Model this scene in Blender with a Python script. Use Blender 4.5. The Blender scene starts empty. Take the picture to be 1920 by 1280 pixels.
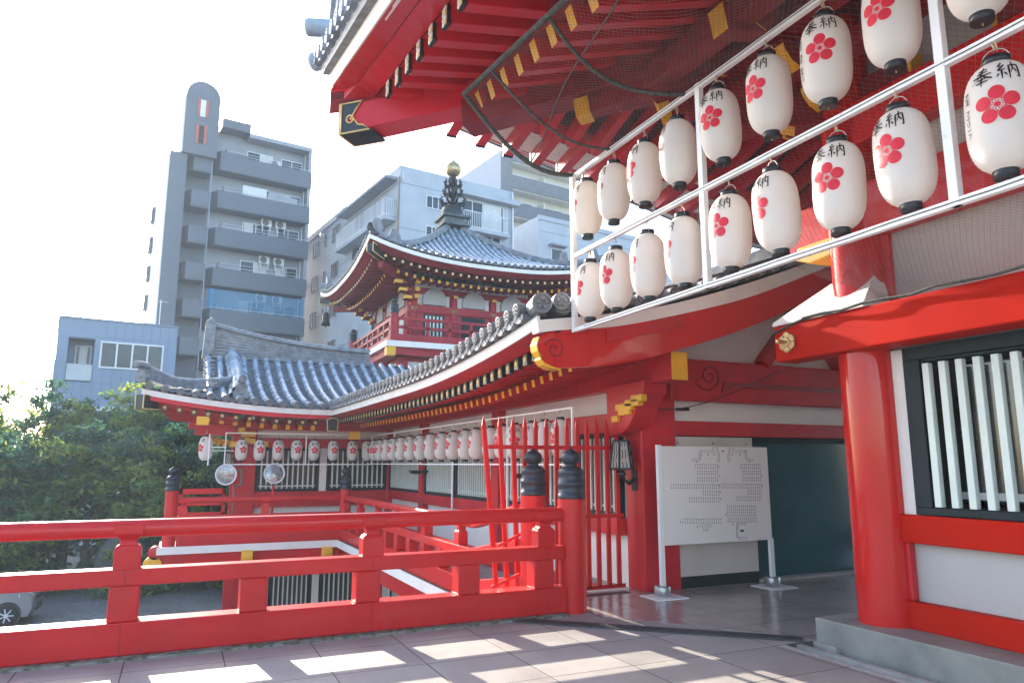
import bpy, bmesh, math, random
from mathutils import Vector, Matrix, noise
random.seed(7)
S = bpy.context.scene
COL = S.collection
R_ = math.radians
# ---------------------------------------------------------------- camera
cam = bpy.data.cameras.new('camera')
camo = bpy.data.objects.new('camera', cam); COL.objects.link(camo)
cam.sensor_width = 36.0; cam.lens = 1348.0*36/1920
cam.clip_start = 0.05; cam.clip_end = 2000
camo.location = (0, 0, 1.6)
camo.rotation_euler = (R_(90+9.616), 0, R_(-24.679))
S.camera = camo
CAM = Vector((0, 0, 1.6))
# ---------------------------------------------------------------- light
SUN = Vector((-0.345, 2.3, 1.0)).normalized()
sun_el = math.asin(SUN.z); sun_az = math.atan2(SUN.x, SUN.y)
w = bpy.data.worlds.new('World'); S.world = w; w.use_nodes = True
nt = w.node_tree
bg = nt.nodes['Background']; sky = nt.nodes.new('ShaderNodeTexSky')
sky.sky_type = 'NISHITA'; sky.sun_disc = False
sky.sun_elevation = sun_el; sky.sun_rotation = sun_az
sky.altitude = 20; sky.air_density = 1.0; sky.dust_density = 1.5; sky.ozone_density = 1.0
nt.links.new(sky.outputs[0], bg.inputs['Color']); bg.inputs['Strength'].default_value = 0.15
sl = bpy.data.lights.new('sun', 'SUN'); sl.energy = 3.6; sl.angle = R_(0.5); sl.color = (1.0, 0.91, 0.77)
so = bpy.data.objects.new('sun', sl); COL.objects.link(so)
so.rotation_euler = (-SUN).to_track_quat('-Z', 'Y').to_euler()
so.location = (-20, 60, 40)
vs = S.view_settings
S.display_settings.display_device = 'sRGB'
vs.view_transform = 'Standard'; vs.look = 'None'; vs.gamma = 1.0; vs.use_curve_mapping = False
vs.exposure = 2.22
try:
    S.cycles.use_denoising = True; S.cycles.max_bounces = 8; S.cycles.diffuse_bounces = 4
    S.cycles.glossy_bounces = 3; S.cycles.transparent_max_bounces = 8; S.cycles.sample_clamp_indirect = 6.0
    S.cycles.use_adaptive_sampling = True; S.cycles.adaptive_threshold = 0.02
except Exception: pass

# ---------------------------------------------------------------- mesh helpers
class MB:
    def __init__(s): s.v = []; s.f = []; s.m = []; s.sm = []
    def add(s, vs, fs, m=0, sm=False):
        o = len(s.v); s.v.extend([tuple(p) for p in vs])
        for f in fs: s.f.append([i+o for i in f]); s.m.append(m); s.sm.append(sm)
    def box(s, x0, x1, y0, y1, z0, z1, m=0):
        if x0 > x1: x0, x1 = x1, x0
        if y0 > y1: y0, y1 = y1, y0
        if z0 > z1: z0, z1 = z1, z0
        s.add([(x0,y0,z0),(x1,y0,z0),(x1,y1,z0),(x0,y1,z0),(x0,y0,z1),(x1,y0,z1),(x1,y1,z1),(x0,y1,z1)],
              [(0,3,2,1),(4,5,6,7),(0,1,5,4),(1,2,6,5),(2,3,7,6),(3,0,4,7)], m)
    def beam(s, p, q, wd, h, m=0, endm=None, up=(0,0,1), ends=(1,1)):
        p = Vector(p); q = Vector(q); d = (q-p).normalized(); up = Vector(up)
        if abs(d.dot(up)) > .99: up = Vector((0,1,0)) if abs(d.y) < .9 else Vector((1,0,0))
        a = d.cross(up).normalized()*(wd/2); b = a.cross(d).normalized()*(h/2)
        vs = [p-a-b, p+a-b, p+a+b, p-a+b, q-a-b, q+a-b, q+a+b, q-a+b]
        s.add(vs, [(0,1,5,4),(1,2,6,5),(2,3,7,6),(3,0,4,7)], m)
        e = m if endm is None else endm
        s.add(vs, [(0,3,2,1)], e); s.add(vs, [(4,5,6,7)], m)
    def tube(s, pts, r, n=8, m=0, sm=True, cap=True):
        pts = [Vector(p) for p in pts]; k = len(pts); rows = []
        rr = r if isinstance(r, (list, tuple)) else [r]*k
        up = Vector((0,0,1)); prev = None
        for i, p in enumerate(pts):
            d = (pts[min(i+1,k-1)]-pts[max(i-1,0)]).normalized()
            if prev is None:
                if abs(d.z) > .95: up = Vector((1,0,0))
                a = d.cross(up).normalized()
            else:
                a = (prev - d*prev.dot(d)).normalized()
            prev = a; b = d.cross(a)
            rows.append([p+(a*math.cos(t)+b*math.sin(t))*rr[i] for t in [2*math.pi*j/n for j in range(n)]])
        s.loft(rows, m, sm, cap)
    def loft(s, rows, m=0, sm=False, cap=True, closed=True):
        n = len(rows[0]); vs = [p for r in rows for p in r]; fs = []
        for i in range(len(rows)-1):
            for j in range(n if closed else n-1):
                j2 = (j+1) % n
                fs.append((i*n+j, i*n+j2, (i+1)*n+j2, (i+1)*n+j))
        s.add(vs, fs, m, sm)
        if cap and closed:
            s.add(rows[0], [tuple(range(n-1,-1,-1))], m); s.add(rows[-1], [tuple(range(n))], m)
    def lathe(s, prof, c=(0,0,0), n=24, m=0, sm=True, axis='z', cap=True):
        rows = []
        for r, z in prof:
            row = []
            for j in range(n):
                t = 2*math.pi*j/n; a, b = r*math.cos(t), r*math.sin(t)
                row.append({'z':(c[0]+a,c[1]+b,c[2]+z),'y':(c[0]+a,c[1]+z,c[2]-b),'x':(c[0]+z,c[1]+a,c[2]+b)}[axis])
            rows.append(row)
        s.loft(rows, m, sm, cap)
    def prism(s, poly, axis, a, b, m=0):
        def P(p, t): return {'y':(p[0],t,p[1]),'x':(t,p[0],p[1]),'z':(p[0],p[1],t)}[axis]
        n = len(poly); A = [P(p,a) for p in poly]; B = [P(p,b) for p in poly]
        s.add(A+B, [(i,(i+1)%n,n+(i+1)%n,n+i) for i in range(n)]+[tuple(range(n-1,-1,-1)), tuple(range(n,2*n))], m)
    def build(s, name, mats, parent=None, bevel=0.0, xf=None, seg=2):
        me = bpy.data.meshes.new(name)
        vs = [tuple(xf @ Vector(p)) for p in s.v] if xf is not None else s.v
        me.from_pydata(vs, [], s.f)
        for mt in (mats if isinstance(mats, (list, tuple)) else [mats]): me.materials.append(mt)
        me.polygons.foreach_set('material_index', s.m); me.polygons.foreach_set('use_smooth', s.sm)
        me.update()
        o = bpy.data.objects.new(name, me); COL.objects.link(o)
        if parent is not None: attach(o, parent)
        if bevel:
            b = o.modifiers.new('bevel', 'BEVEL'); b.width = bevel; b.segments = seg; b.limit_method = 'ANGLE'; b.angle_limit = R_(40)
        return o
def attach(o, parent):
    # parents are translated (at most rotated about z); geometry stays where it was modelled
    o.parent = parent
    m = Matrix.Identity(4); p = parent; chain = []
    while p is not None: chain.append(p); p = p.parent
    root = chain[-1]
    if parent is root: o.matrix_parent_inverse = Matrix.Translation(-Vector(root.location))
def tag(o, label=None, cat=None, group=None, kind=None):
    if label: o['label'] = label
    if cat: o['category'] = cat
    if group: o['group'] = group
    if kind: o['kind'] = kind
    return o
def thing(name, label, cat, loc=(0,0,0), group=None):
    o = bpy.data.objects.new(name, None); COL.objects.link(o); o.location = loc; o.empty_display_size = .2
    return tag(o, label, cat, group)
def copy_tree(o, parent=None):
    c = o.copy(); COL.objects.link(c)
    if parent is not None: c.parent = parent
    for ch in list(o.children): copy_tree(ch, c)
    return c
def arc(c, r, a0, a1, n): return [(c[0]+r*math.cos(R_(a0+(a1-a0)*i/n)), c[1]+r*math.sin(R_(a0+(a1-a0)*i/n))) for i in range(n+1)]
def lerp(a, b, t): return a+(b-a)*t
def interp(tab, x):
    if x <= tab[0][0]: return tab[0][1]+(tab[1][1]-tab[0][1])/(tab[1][0]-tab[0][0])*(x-tab[0][0])*0
    for (a, b), (c, d) in zip(tab, tab[1:]):
        if x <= c: return b+(d-b)*(x-a)/(c-a)
    return tab[-1][1]
def smooth_tab(tab, x):
    # Catmull-Rom through (x, z) pairs
    n = len(tab)
    if x <= tab[0][0]: return tab[0][1]+(tab[1][1]-tab[0][1])/(tab[1][0]-tab[0][0])*(x-tab[0][0])
    if x >= tab[-1][0]: return tab[-1][1]+(tab[-1][1]-tab[-2][1])/(tab[-1][0]-tab[-2][0])*(x-tab[-1][0])
    for i in range(n-1):
        if x <= tab[i+1][0]:
            x1, y1 = tab[i]; x2, y2 = tab[i+1]; h = x2-x1; t = (x-x1)/h
            m1 = (y2-tab[i-1][1])/(x2-tab[i-1][0])*h if i > 0 else y2-y1
            m2 = (tab[i+2][1]-y1)/(tab[i+2][0]-x1)*h if i < n-2 else y2-y1
            return (2*t**3-3*t*t+1)*y1+(t**3-2*t*t+t)*m1+(-2*t**3+3*t*t)*y2+(t**3-t*t)*m2

# ---------------------------------------------------------------- materials
def mk(name, col, rough=.5, metal=0.0, var=.12, vs=2.0, bump=0.0, bs=40.0, spec=.5, dirt=None, dcol=None, coat=0.0, rvar=.0, streak=False, chips=None):
    m = bpy.data.materials.new(name); m.use_nodes = True; t = m.node_tree; b = t.nodes['Principled BSDF']
    b.inputs['Base Color'].default_value = (*col, 1); b.inputs['Roughness'].default_value = rough
    b.inputs['Metallic'].default_value = metal; b.inputs['Specular IOR Level'].default_value = spec
    b.inputs['Coat Weight'].default_value = coat; b.inputs['Coat Roughness'].default_value = .05
    tc = t.nodes.new('ShaderNodeTexCoord')
    mp = t.nodes.new('ShaderNodeMapping'); t.links.new(tc.outputs['Object'], mp.inputs[0])
    if streak: mp.inputs['Scale'].default_value = (1, 1, .12)
    last = None
    if var:
        n = t.nodes.new('ShaderNodeTexNoise'); n.inputs['Scale'].default_value = vs; n.inputs['Detail'].default_value = 5
        t.links.new(mp.outputs[0], n.inputs['Vector'])
        r = t.nodes.new('ShaderNodeMapRange'); r.inputs[1].default_value = .3; r.inputs[2].default_value = .7
        r.inputs[3].default_value = 1-var; r.inputs[4].default_value = 1+var
        t.links.new(n.outputs[0], r.inputs[0])
        mx = t.nodes.new('ShaderNodeMix'); mx.data_type = 'RGBA'; mx.blend_type = 'MULTIPLY'; mx.inputs[0].default_value = 1
        mx.inputs[6].default_value = (*col, 1); t.links.new(r.outputs[0], mx.inputs[7]); last = mx.outputs[2]
        if rvar:
            r2 = t.nodes.new('ShaderNodeMapRange'); r2.inputs[1].default_value = .3; r2.inputs[2].default_value = .7
            r2.inputs[3].default_value = max(.03, rough-rvar); r2.inputs[4].default_value = rough+rvar
            t.links.new(n.outputs[0], r2.inputs[0]); t.links.new(r2.outputs[0], b.inputs['Roughness'])
    if dirt:
        n2 = t.nodes.new('ShaderNodeTexNoise'); n2.inputs['Scale'].default_value = dirt[0]; n2.inputs['Detail'].default_value = 8; n2.inputs['Roughness'].default_value = .65
        t.links.new(mp.outputs[0], n2.inputs['Vector'])
        r = t.nodes.new('ShaderNodeMapRange'); r.inputs[1].default_value = dirt[1]; r.inputs[2].default_value = dirt[2]
        t.links.new(n2.outputs[0], r.inputs[0])
        mx2 = t.nodes.new('ShaderNodeMix'); mx2.data_type = 'RGBA'; t.links.new(r.outputs[0], mx2.inputs[0])
        if last is not None: t.links.new(last, mx2.inputs[6])
        else: mx2.inputs[6].default_value = (*col, 1)
        mx2.inputs[7].default_value = (*dcol, 1); last = mx2.outputs[2]
    if chips:
        # small worn spots where the paint has faded or flaked
        n4 = t.nodes.new('ShaderNodeTexNoise'); n4.inputs['Scale'].default_value = chips[0]; n4.inputs['Detail'].default_value = 6; n4.inputs['Roughness'].default_value = .7
        t.links.new(tc.outputs['Object'], n4.inputs['Vector'])
        r4 = t.nodes.new('ShaderNodeMapRange'); r4.inputs[1].default_value = chips[1]; r4.inputs[2].default_value = chips[1]+.03; r4.inputs[4].default_value = chips[3]
        t.links.new(n4.outputs[0], r4.inputs[0])
        mx4 = t.nodes.new('ShaderNodeMix'); mx4.data_type = 'RGBA'; t.links.new(r4.outputs[0], mx4.inputs[0]); t.links.new(last, mx4.inputs[6]); mx4.inputs[7].default_value = (*chips[2],1); last = mx4.outputs[2]
    if last is not None: t.links.new(last, b.inputs['Base Color'])
    if bump:
        n3 = t.nodes.new('ShaderNodeTexNoise'); n3.inputs['Scale'].default_value = bs; n3.inputs['Detail'].default_value = 4
        t.links.new((mp.outputs[0] if streak else tc.outputs['Object']), n3.inputs['Vector'])
        bp = t.nodes.new('ShaderNodeBump'); bp.inputs['Strength'].default_value = bump; bp.inputs['Distance'].default_value = .02
        t.links.new(n3.outputs[0], bp.inputs['Height']); t.links.new(bp.outputs[0], b.inputs['Normal'])
    return m
RED = mk('red_paint', (.56,.016,.018), .34, spec=.18, coat=.28, var=.10, vs=1.3, bump=.06, bs=9, dirt=(2.2,.50,.95), dcol=(.42,.028,.028), chips=(5,.69,(.52,.10,.09),.6))
RED2 = mk('red_paint_matt', (.54,.020,.030), .40, spec=.28, var=.14, vs=1.7, bump=.08, bs=14, dirt=(3,.50,.95), dcol=(.34,.03,.035), rvar=.08, chips=(7,.69,(.45,.12,.12),.6))
REDW = mk('red_column_lacquer', (.56,.015,.014), .25, spec=.12, coat=.55, var=.08, vs=1.2, bump=.12, bs=6, rvar=.04, streak=True, dirt=(3,.62,.8), dcol=(.50,.03,.025))
YEL = mk('yellow_paint', (.78,.40,.02), .45, var=.10, vs=4, bump=.08, bs=20)
WHT = mk('white_plaster', (.78,.75,.72), .75, var=.06, vs=1.1, bump=.12, bs=60, dirt=(1.6,.60,.85), dcol=(.60,.56,.52), chips=(11,.72,(.55,.50,.46),.5))
WTR = mk('white_trim_paint', (.80,.76,.72), .5, var=.06, vs=2.5, dirt=(4,.62,.85), dcol=(.55,.5,.46))
WMET = mk('white_painted_steel', (.80,.80,.80), .35, var=.05, vs=3, dirt=(9,.64,.8), dcol=(.45,.42,.4))
BAR = mk('pale_green_bars', (.66,.74,.70), .5, var=.07, vs=3, dirt=(6,.6,.85), dcol=(.5,.55,.5))
DKG = mk('dark_green_frame', (.012,.022,.028), .5, spec=.2, var=.2, vs=3, bump=.05)
BLK = mk('black_fitting', (.014,.016,.02), .38, var=.3, vs=6)
GIB = mk('giboshi_bronze', (.035,.042,.055), .42, metal=.35, var=.35, vs=5, bump=.1, bs=18, dirt=(5,.56,.75), dcol=(.10,.12,.14), streak=True)
GOLD = mk('gold_fitting', (.45,.35,.18), .38, metal=.85, var=.2, vs=8)
GLDP = mk('gold_paint', (.72,.52,.20), .5, var=.1, vs=6)
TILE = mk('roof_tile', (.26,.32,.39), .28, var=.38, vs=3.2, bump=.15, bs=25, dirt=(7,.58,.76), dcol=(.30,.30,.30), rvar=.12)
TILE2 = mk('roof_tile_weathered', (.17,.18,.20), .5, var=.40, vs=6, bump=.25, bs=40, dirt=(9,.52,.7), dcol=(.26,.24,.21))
DOORG = mk('door_glass_green', (.012,.085,.105), .15, var=.25, vs=1.2, spec=.5)
DARK = mk('dark_interior', (.02,.018,.018), .8, var=.2)
INT = mk('room_behind_bars', (.075,.05,.042), .5, var=.5, vs=1.2)
GLASS = mk('window_glass', (.035,.045,.055), .06, var=.6, vs=.6, spec=.3)
ALU = mk('aluminium_frame', (.62,.64,.67), .4, metal=.2, var=.05)
CONC = mk('concrete', (.36,.35,.33), .85, var=.15, vs=2, bump=.2, bs=50, dirt=(3,.5,.75), dcol=(.22,.22,.20))
ROPE = mk('tarred_rope', (.07,.075,.07), .9, var=.4, vs=30, bump=.4, bs=150)
CORD = mk('hemp_cord', (.45,.34,.22), .9, var=.3, vs=60)
REDH = mk('red_hall_paint', (.47,.013,.005), .5, var=.10, vs=1.3, bump=.06, bs=9, spec=.04, dirt=(3.5,.62,.82), dcol=(.46,.03,.02), chips=(6,.70,(.50,.12,.08),.6))
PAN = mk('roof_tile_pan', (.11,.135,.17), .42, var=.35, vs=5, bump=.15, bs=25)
SOFD = mk('shade_soffit_board', (.06,.018,.024), .7, var=.25, vs=3)  # under-eave shade put into the colour of the inner boards
REDP = mk('red_pagoda_paint', (.36,.018,.03), .45, var=.15, vs=1.7, spec=.25, dirt=(3,.50,.95), dcol=(.26,.03,.035))
REDE = mk('red_eave_paint', (.56,.013,.028), .28, var=.08, vs=1.3, spec=.3, bump=.04, bs=9)
RED3 = mk('red_eave_weathered_shade', (.27,.022,.030), .5, var=.25, vs=2.2, bump=.1, bs=14, spec=.25, dirt=(4,.5,.75), dcol=(.16,.03,.035))  # aged red, with under-eave darkness added to the colour
NETM = mk('net_cord', (.16,.16,.155), .8, var=.3, vs=8)
PAPER = None
EMB = mk('crest_red_ink', (.62,.012,.035), .55, var=.10, vs=20)
INK = mk('black_ink', (.008,.008,.014), .5, var=0)
STEELC = mk('zinc_weight', (.40,.41,.42), .35, metal=.8, var=.2, vs=9)
ROOMW = mk('sign_board_white', (.80,.73,.70), .5, var=.03, vs=2)
def paper_mat():
    m = mk('lantern_paper', (.85,.82,.79), .5, var=.04, vs=4, spec=.35)
    t = m.node_tree; b = t.nodes['Principled BSDF']; out = t.nodes['Material Output']
    tl = t.nodes.new('ShaderNodeBsdfTranslucent'); tl.inputs[0].default_value = (.86,.77,.68,1)
    mx = t.nodes.new('ShaderNodeMixShader'); mx.inputs[0].default_value = .36
    t.links.new(b.outputs[0], mx.inputs[1]); t.links.new(tl.outputs[0], mx.inputs[2]); t.links.new(mx.outputs[0], out.inputs[0])
    return m
PAPER = paper_mat()
def floor_mat(name, c1, c2, mortar, bw, bh, rough, phase, spk=.25, msz=.006):
    m = bpy.data.materials.new(name); m.use_nodes = True; t = m.node_tree; b = t.nodes['Principled BSDF']
    tc = t.nodes.new('ShaderNodeTexCoord'); mp = t.nodes.new('ShaderNodeMapping'); mp.inputs['Location'].default_value = phase
    t.links.new(tc.outputs['Object'], mp.inputs[0])
    br = t.nodes.new('ShaderNodeTexBrick'); br.offset = 0; br.inputs['Scale'].default_value = 1
    br.inputs['Color1'].default_value = (*c1,1); br.inputs['Color2'].default_value = (*c2,1); br.inputs['Mortar'].default_value = (*mortar,1)
    br.inputs['Mortar Size'].default_value = msz; br.inputs['Mortar Smooth'].default_value = .2; br.inputs['Bias'].default_value = 0
    br.inputs['Brick Width'].default_value = bw; br.inputs['Row Height'].default_value = bh
    t.links.new(mp.outputs[0], br.inputs['Vector'])
    n = t.nodes.new('ShaderNodeTexNoise'); n.inputs['Scale'].default_value = 160; n.inputs['Detail'].default_value = 3
    t.links.new(tc.outputs['Object'], n.inputs['Vector'])
    n2 = t.nodes.new('ShaderNodeTexNoise'); n2.inputs['Scale'].default_value = 1.6; n2.inputs['Detail'].default_value = 7; n2.inputs['Roughness'].default_value = .7
    t.links.new(tc.outputs['Object'], n2.inputs['Vector'])
    r = t.nodes.new('ShaderNodeMapRange'); r.inputs[1].default_value = .3; r.inputs[2].default_value = .7; r.inputs[3].default_value = 1-spk; r.inputs[4].default_value = 1+spk
    t.links.new(n.outputs[0], r.inputs[0])
    r2 = t.nodes.new('ShaderNodeMapRange'); r2.inputs[1].default_value = .3; r2.inputs[2].default_value = .7; r2.inputs[3].default_value = .80; r2.inputs[4].default_value = 1.14
    t.links.new(n2.outputs[0], r2.inputs[0])
    mu = t.nodes.new('ShaderNodeMath'); mu.operation = 'MULTIPLY'; t.links.new(r.outputs[0], mu.inputs[0]); t.links.new(r2.outputs[0], mu.inputs[1])
    mx = t.nodes.new('ShaderNodeMix'); mx.data_type = 'RGBA'; mx.blend_type = 'MULTIPLY'; mx.inputs[0].default_value = 1
    t.links.new(br.outputs['Color'], mx.inputs[6]); t.links.new(mu.outputs[0], mx.inputs[7]); t.links.new(mx.outputs[2], b.inputs['Base Color'])
    # stains and gum spots
    n5 = t.nodes.new('ShaderNodeTexNoise'); n5.inputs['Scale'].default_value = 7; n5.inputs['Detail'].default_value = 7; n5.inputs['Roughness'].default_value = .75
    t.links.new(tc.outputs['Object'], n5.inputs['Vector'])
    r5 = t.nodes.new('ShaderNodeMapRange'); r5.inputs[1].default_value = .60; r5.inputs[2].default_value = .74; r5.inputs[4].default_value = .45; t.links.new(n5.outputs[0], r5.inputs[0])
    mx5 = t.nodes.new('ShaderNodeMix'); mx5.data_type = 'RGBA'; t.links.new(r5.outputs[0], mx5.inputs[0]); t.links.new(mx.outputs[2], mx5.inputs[6]); mx5.inputs[7].default_value = (c1[0]*.5,c1[1]*.47,c1[2]*.43,1)
    v6 = t.nodes.new('ShaderNodeTexVoronoi'); v6.inputs['Scale'].default_value = 2.3; t.links.new(tc.outputs['Object'], v6.inputs['Vector'])
    r6 = t.nodes.new('ShaderNodeMapRange'); r6.inputs[1].default_value = .030; r6.inputs[2].default_value = .022; r6.inputs[3].default_value = 0; r6.inputs[4].default_value = .6; t.links.new(v6.outputs['Distance'], r6.inputs[0])
    mx6 = t.nodes.new('ShaderNodeMix'); mx6.data_type = 'RGBA'; t.links.new(r6.outputs[0], mx6.inputs[0]); t.links.new(mx5.outputs[2], mx6.inputs[6]); mx6.inputs[7].default_value = (.06,.055,.055,1)
    t.links.new(mx6.outputs[2], b.inputs['Base Color'])
    r3 = t.nodes.new('ShaderNodeMapRange'); r3.inputs[1].default_value = .3; r3.inputs[2].default_value = .7; r3.inputs[3].default_value = rough*.8; r3.inputs[4].default_value = rough*1.25
    t.links.new(n2.outputs[0], r3.inputs[0]); t.links.new(r3.outputs[0], b.inputs['Roughness'])
    bp = t.nodes.new('ShaderNodeBump'); bp.inputs['Strength'].default_value = .5; bp.inputs['Distance'].default_value = .004; bp.invert = True
    t.links.new(br.outputs['Fac'], bp.inputs['Height']); t.links.new(bp.outputs[0], b.inputs['Normal'])
    return m
FLOOR = floor_mat('terrace_granite', (.285,.265,.255), (.35,.325,.305), (.05,.045,.045), .745, .745, .55, (.28,.05,0))
PORCH = floor_mat('porch_polished_stone', (.31,.275,.26), (.35,.305,.285), (.06,.05,.05), .6, .6, .16, (0,.1,0), .15, .005)
def asphalt_mat():
    m = mk('gravel_asphalt', (.11,.11,.115), .9, var=.2, vs=.8, bump=.5, bs=30)
    t = m.node_tree; b = t.nodes['Principled BSDF']
    v = t.nodes.new('ShaderNodeTexVoronoi'); v.inputs['Scale'].default_value = 14
    tc = [n for n in t.nodes if n.type == 'TEX_COORD'][0]; t.links.new(tc.outputs['Object'], v.inputs['Vector'])
    mx = t.nodes.new('ShaderNodeMix'); mx.data_type = 'RGBA'; mx.blend_type = 'MULTIPLY'; mx.inputs[0].default_value = .7
    old = b.inputs['Base Color'].links[0].from_socket
    t.links.new(old, mx.inputs[6]); t.links.new(v.outputs['Color'], mx.inputs[7])
    hs = t.nodes.new('ShaderNodeHueSaturation'); hs.inputs['Saturation'].default_value = .12; hs.inputs['Value'].default_value = 1.7
    t.links.new(mx.outputs[2], hs.inputs['Color']); t.links.new(hs.outputs[0], b.inputs['Base Color'])
    return m
ASPH = asphalt_mat()
def hexnet_mat():
    m = mk('white_soffit_wire', (.75,.68,.62), .7, var=.05)
    return m
# ================================================================ the setting
g = MB(); g.box(-150,150,-40,160,-3.0,-2.7); tag(g.build('ground', ASPH), kind='structure')
# terrace: slab with the stone sheet on top, cut out where the drain and porch lie
f = MB(); f.box(-9,5.0,-7,7.42,-.9,0.0); f.box(5.0,5.40,-7,5.16,-.9,-.09); f.box(5.0,5.40,5.16,7.42,-.9,0.0); f.box(5.40,14,4.9,7.42,-.9,0.0); f.box(4.12,5.45,7.42,8.32,-.9,0.0); f.box(5.45,14,7.42,9.9,-.9,0.0)
tag(f.build('terrace_floor', [FLOOR]), kind='structure')
pf = MB()
pf.prism([(4.2,6.86),(5.42,5.3),(5.43,5.18),(14,5.18),(14,9.9),(5.45,9.9),(5.45,8.31),(4.2,8.31)],'z',.001,.005)
tag(pf.build('porch_floor', PORCH), kind='structure')
kb = MB(); kb.box(-9,3.9,7.02,7.40,.0,.018)
tag(kb.build('kerb_strip', mk('mossy_kerb', (.24,.235,.20), .9, var=.25, vs=6, bump=.4, bs=60, dirt=(14,.45,.6), dcol=(.06,.07,.035))), kind='structure')
# drain grating running diagonally
gr = MB()
p0 = Vector((3.22,7.0,.008)); p1 = Vector((5.28,5.16,.008)); d = (p1-p0).normalized(); nrm = Vector((-d.y,d.x,0))
L = (p1-p0).length; gr.beam(p0+nrm*.09, p1+nrm*.09, .18, .012)
k = 0.03
while k < L:
    gr.beam(p0+d*k+nrm*.01+Vector((0,0,.008)), p0+d*k+nrm*.17+Vector((0,0,.008)), .012, .008); k += .03
tag(gr.build('drain_grating', mk('grating_rubber', (.045,.047,.052), .6, var=.2)), 'dark slotted drain grating lying diagonally across the stone floor', 'drain grating')
dg = MB()
for i in range(24): dg.box(4.62+i*.028,4.635+i*.028,7.92,8.02,.006,.011)
tag(dg.build('floor_drain', BLK), 'narrow slotted drain in the porch floor behind the corner post', 'drain')
# trough beside the plinth
tr = MB(); tr.box(5.0,5.06,-7,5.16,-.09,.004); tr.box(5.20,5.26,-7,5.16,-.09,-.01); tr.box(5.06,5.20,-7,5.16,-.09,-.085); tr.box(5.26,5.42,-7,5.16,-.09,-.07)
tag(tr.build('drain_channel', CONC), 'open concrete drain channel along the foot of the stone plinth', 'drain')

JOINT = mk('paint_joint',(.12,.01,.012),.7,var=0)
# ================================================================ railings
def giboshi(m, c, z, s=1.0, mi=0):
    pr = [(.155,0),(.162,.012),(.162,.06),(.155,.066),(.155,.15),(.160,.156),(.160,.20),(.153,.206),(.150,.285),(.154,.29),(.150,.33),(.112,.365),(.072,.378),(.068,.40),(.082,.408),(.108,.44),(.118,.475),(.112,.51),(.088,.54),(.05,.562),(.018,.585),(.0,.60)]
    m.lathe([(r*s, h*s) for r, h in pr], (c[0],c[1],z), 28, mi)
def masu(m, c, z0, z1, s, ax):
    # shaped block that carries the handrail: stem, neck and flared cup
    def ring(h, a, b):
        u, v = (a,b) if ax == 'x' else (b,a)
        return [(c[0]-u,c[1]-v,h),(c[0]+u,c[1]-v,h),(c[0]+u,c[1]+v,h),(c[0]-u,c[1]+v,h)]
    H = z1-z0
    pr = [(0,.105,.085),(.45,.105,.085),(.52,.092,.075),(.56,.066,.06),(.66,.066,.06),(.74,.09,.085),(.80,.112,.105),(1.0,.112,.105)]
    m.loft([ring(z0+H*h, a*s, b*s) for h, a, b in pr])
def rail_run(root, a, b, axis, off, z, posts, balus, hr=.078, s=1.0, bev=.012):
    # axis 'x': run from a to b along x at y=off ; z = (bottom0,bottom1,mid0,mid1,handrail centre)
    def bx(u0,u1,v0,v1,z0,z1):
        m = MB()
        if axis == 'x': m.box(u0,u1,off+v0,off+v1,z0,z1)
        else: m.box(off+v0,off+v1,u0,u1,z0,z1)
        return m
    bx(a,b,-.12*s,.12*s,z[0],z[1]).build('bottom_rail', RED, root, bev)
    bx(a,b,-.095*s,.095*s,z[2],z[3]).build('middle_rail', RED, root, bev)
    m = MB(); P = (lambda u: (u,off,z[4])) if axis == 'x' else (lambda u: (off,u,z[4]))
    sec = [(1.0,.0),(.92,.5),(.55,.9),(0,1.0),(-.55,.9),(-.92,.5),(-1,0),(-.95,-.55),(-.6,-.92),(0,-1),(.6,-.92),(.95,-.55)]
    rows = []
    for u in (a,b):
        c = P(u); rows.append([((c[0],c[1]+q*hr,c[2]+w_*hr*.98) if axis=='x' else (c[0]+q*hr,c[1],c[2]+w_*hr*.98)) for q, w_ in sec])
    m.loft(rows, 0, True); o = m.build('handrail', RED, root)
    for q in balus: bx(q-.118*s,q+.118*s,-.1*s,.1*s,z[1],z[2]).build('baluster', RED, root, bev)
    for q in posts:
        m = MB()
        for (z0,z1,v) in ((z[0]+.01,z[1]-.012,-.12*s-.0012),(z[2]+.012,z[3]-.012,-.095*s-.0012)):
            if axis == 'x': m.box(q-.006,q-.001,off+v,off+v+.003,z0,z1)
        if axis == 'x': m.build('rail_joint', JOINT, root)
        m = MB(); masu(m, (q,off) if axis=='x' else (off,q), z[3], z[4]+.03*s, s, axis); m.build('rail_support', RED, root, .008)
rf = thing('railing', 'large red wooden railing across the front of the terrace, with one black cap post', 'railing', (0,7.235,0))
bal = [-.33+1.043*i for i in range(-5,4)]+[3.66]
rail_run(rf, -6.2, 3.93, 'x', 7.235, (.02,.285,.575,.713,1.045), [-.33-2.1*2,-.33-2.1,-.33,1.80,3.70], bal)
m = MB(); m.lathe([(.158,0),(.158,1.21)], (4.06,7.24,0), 32); cp = m.build('corner_post', RED, rf)
m = MB(); giboshi(m, (4.06,7.24), 1.205, .96); m.build('post_cap', GIB, cp)
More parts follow.
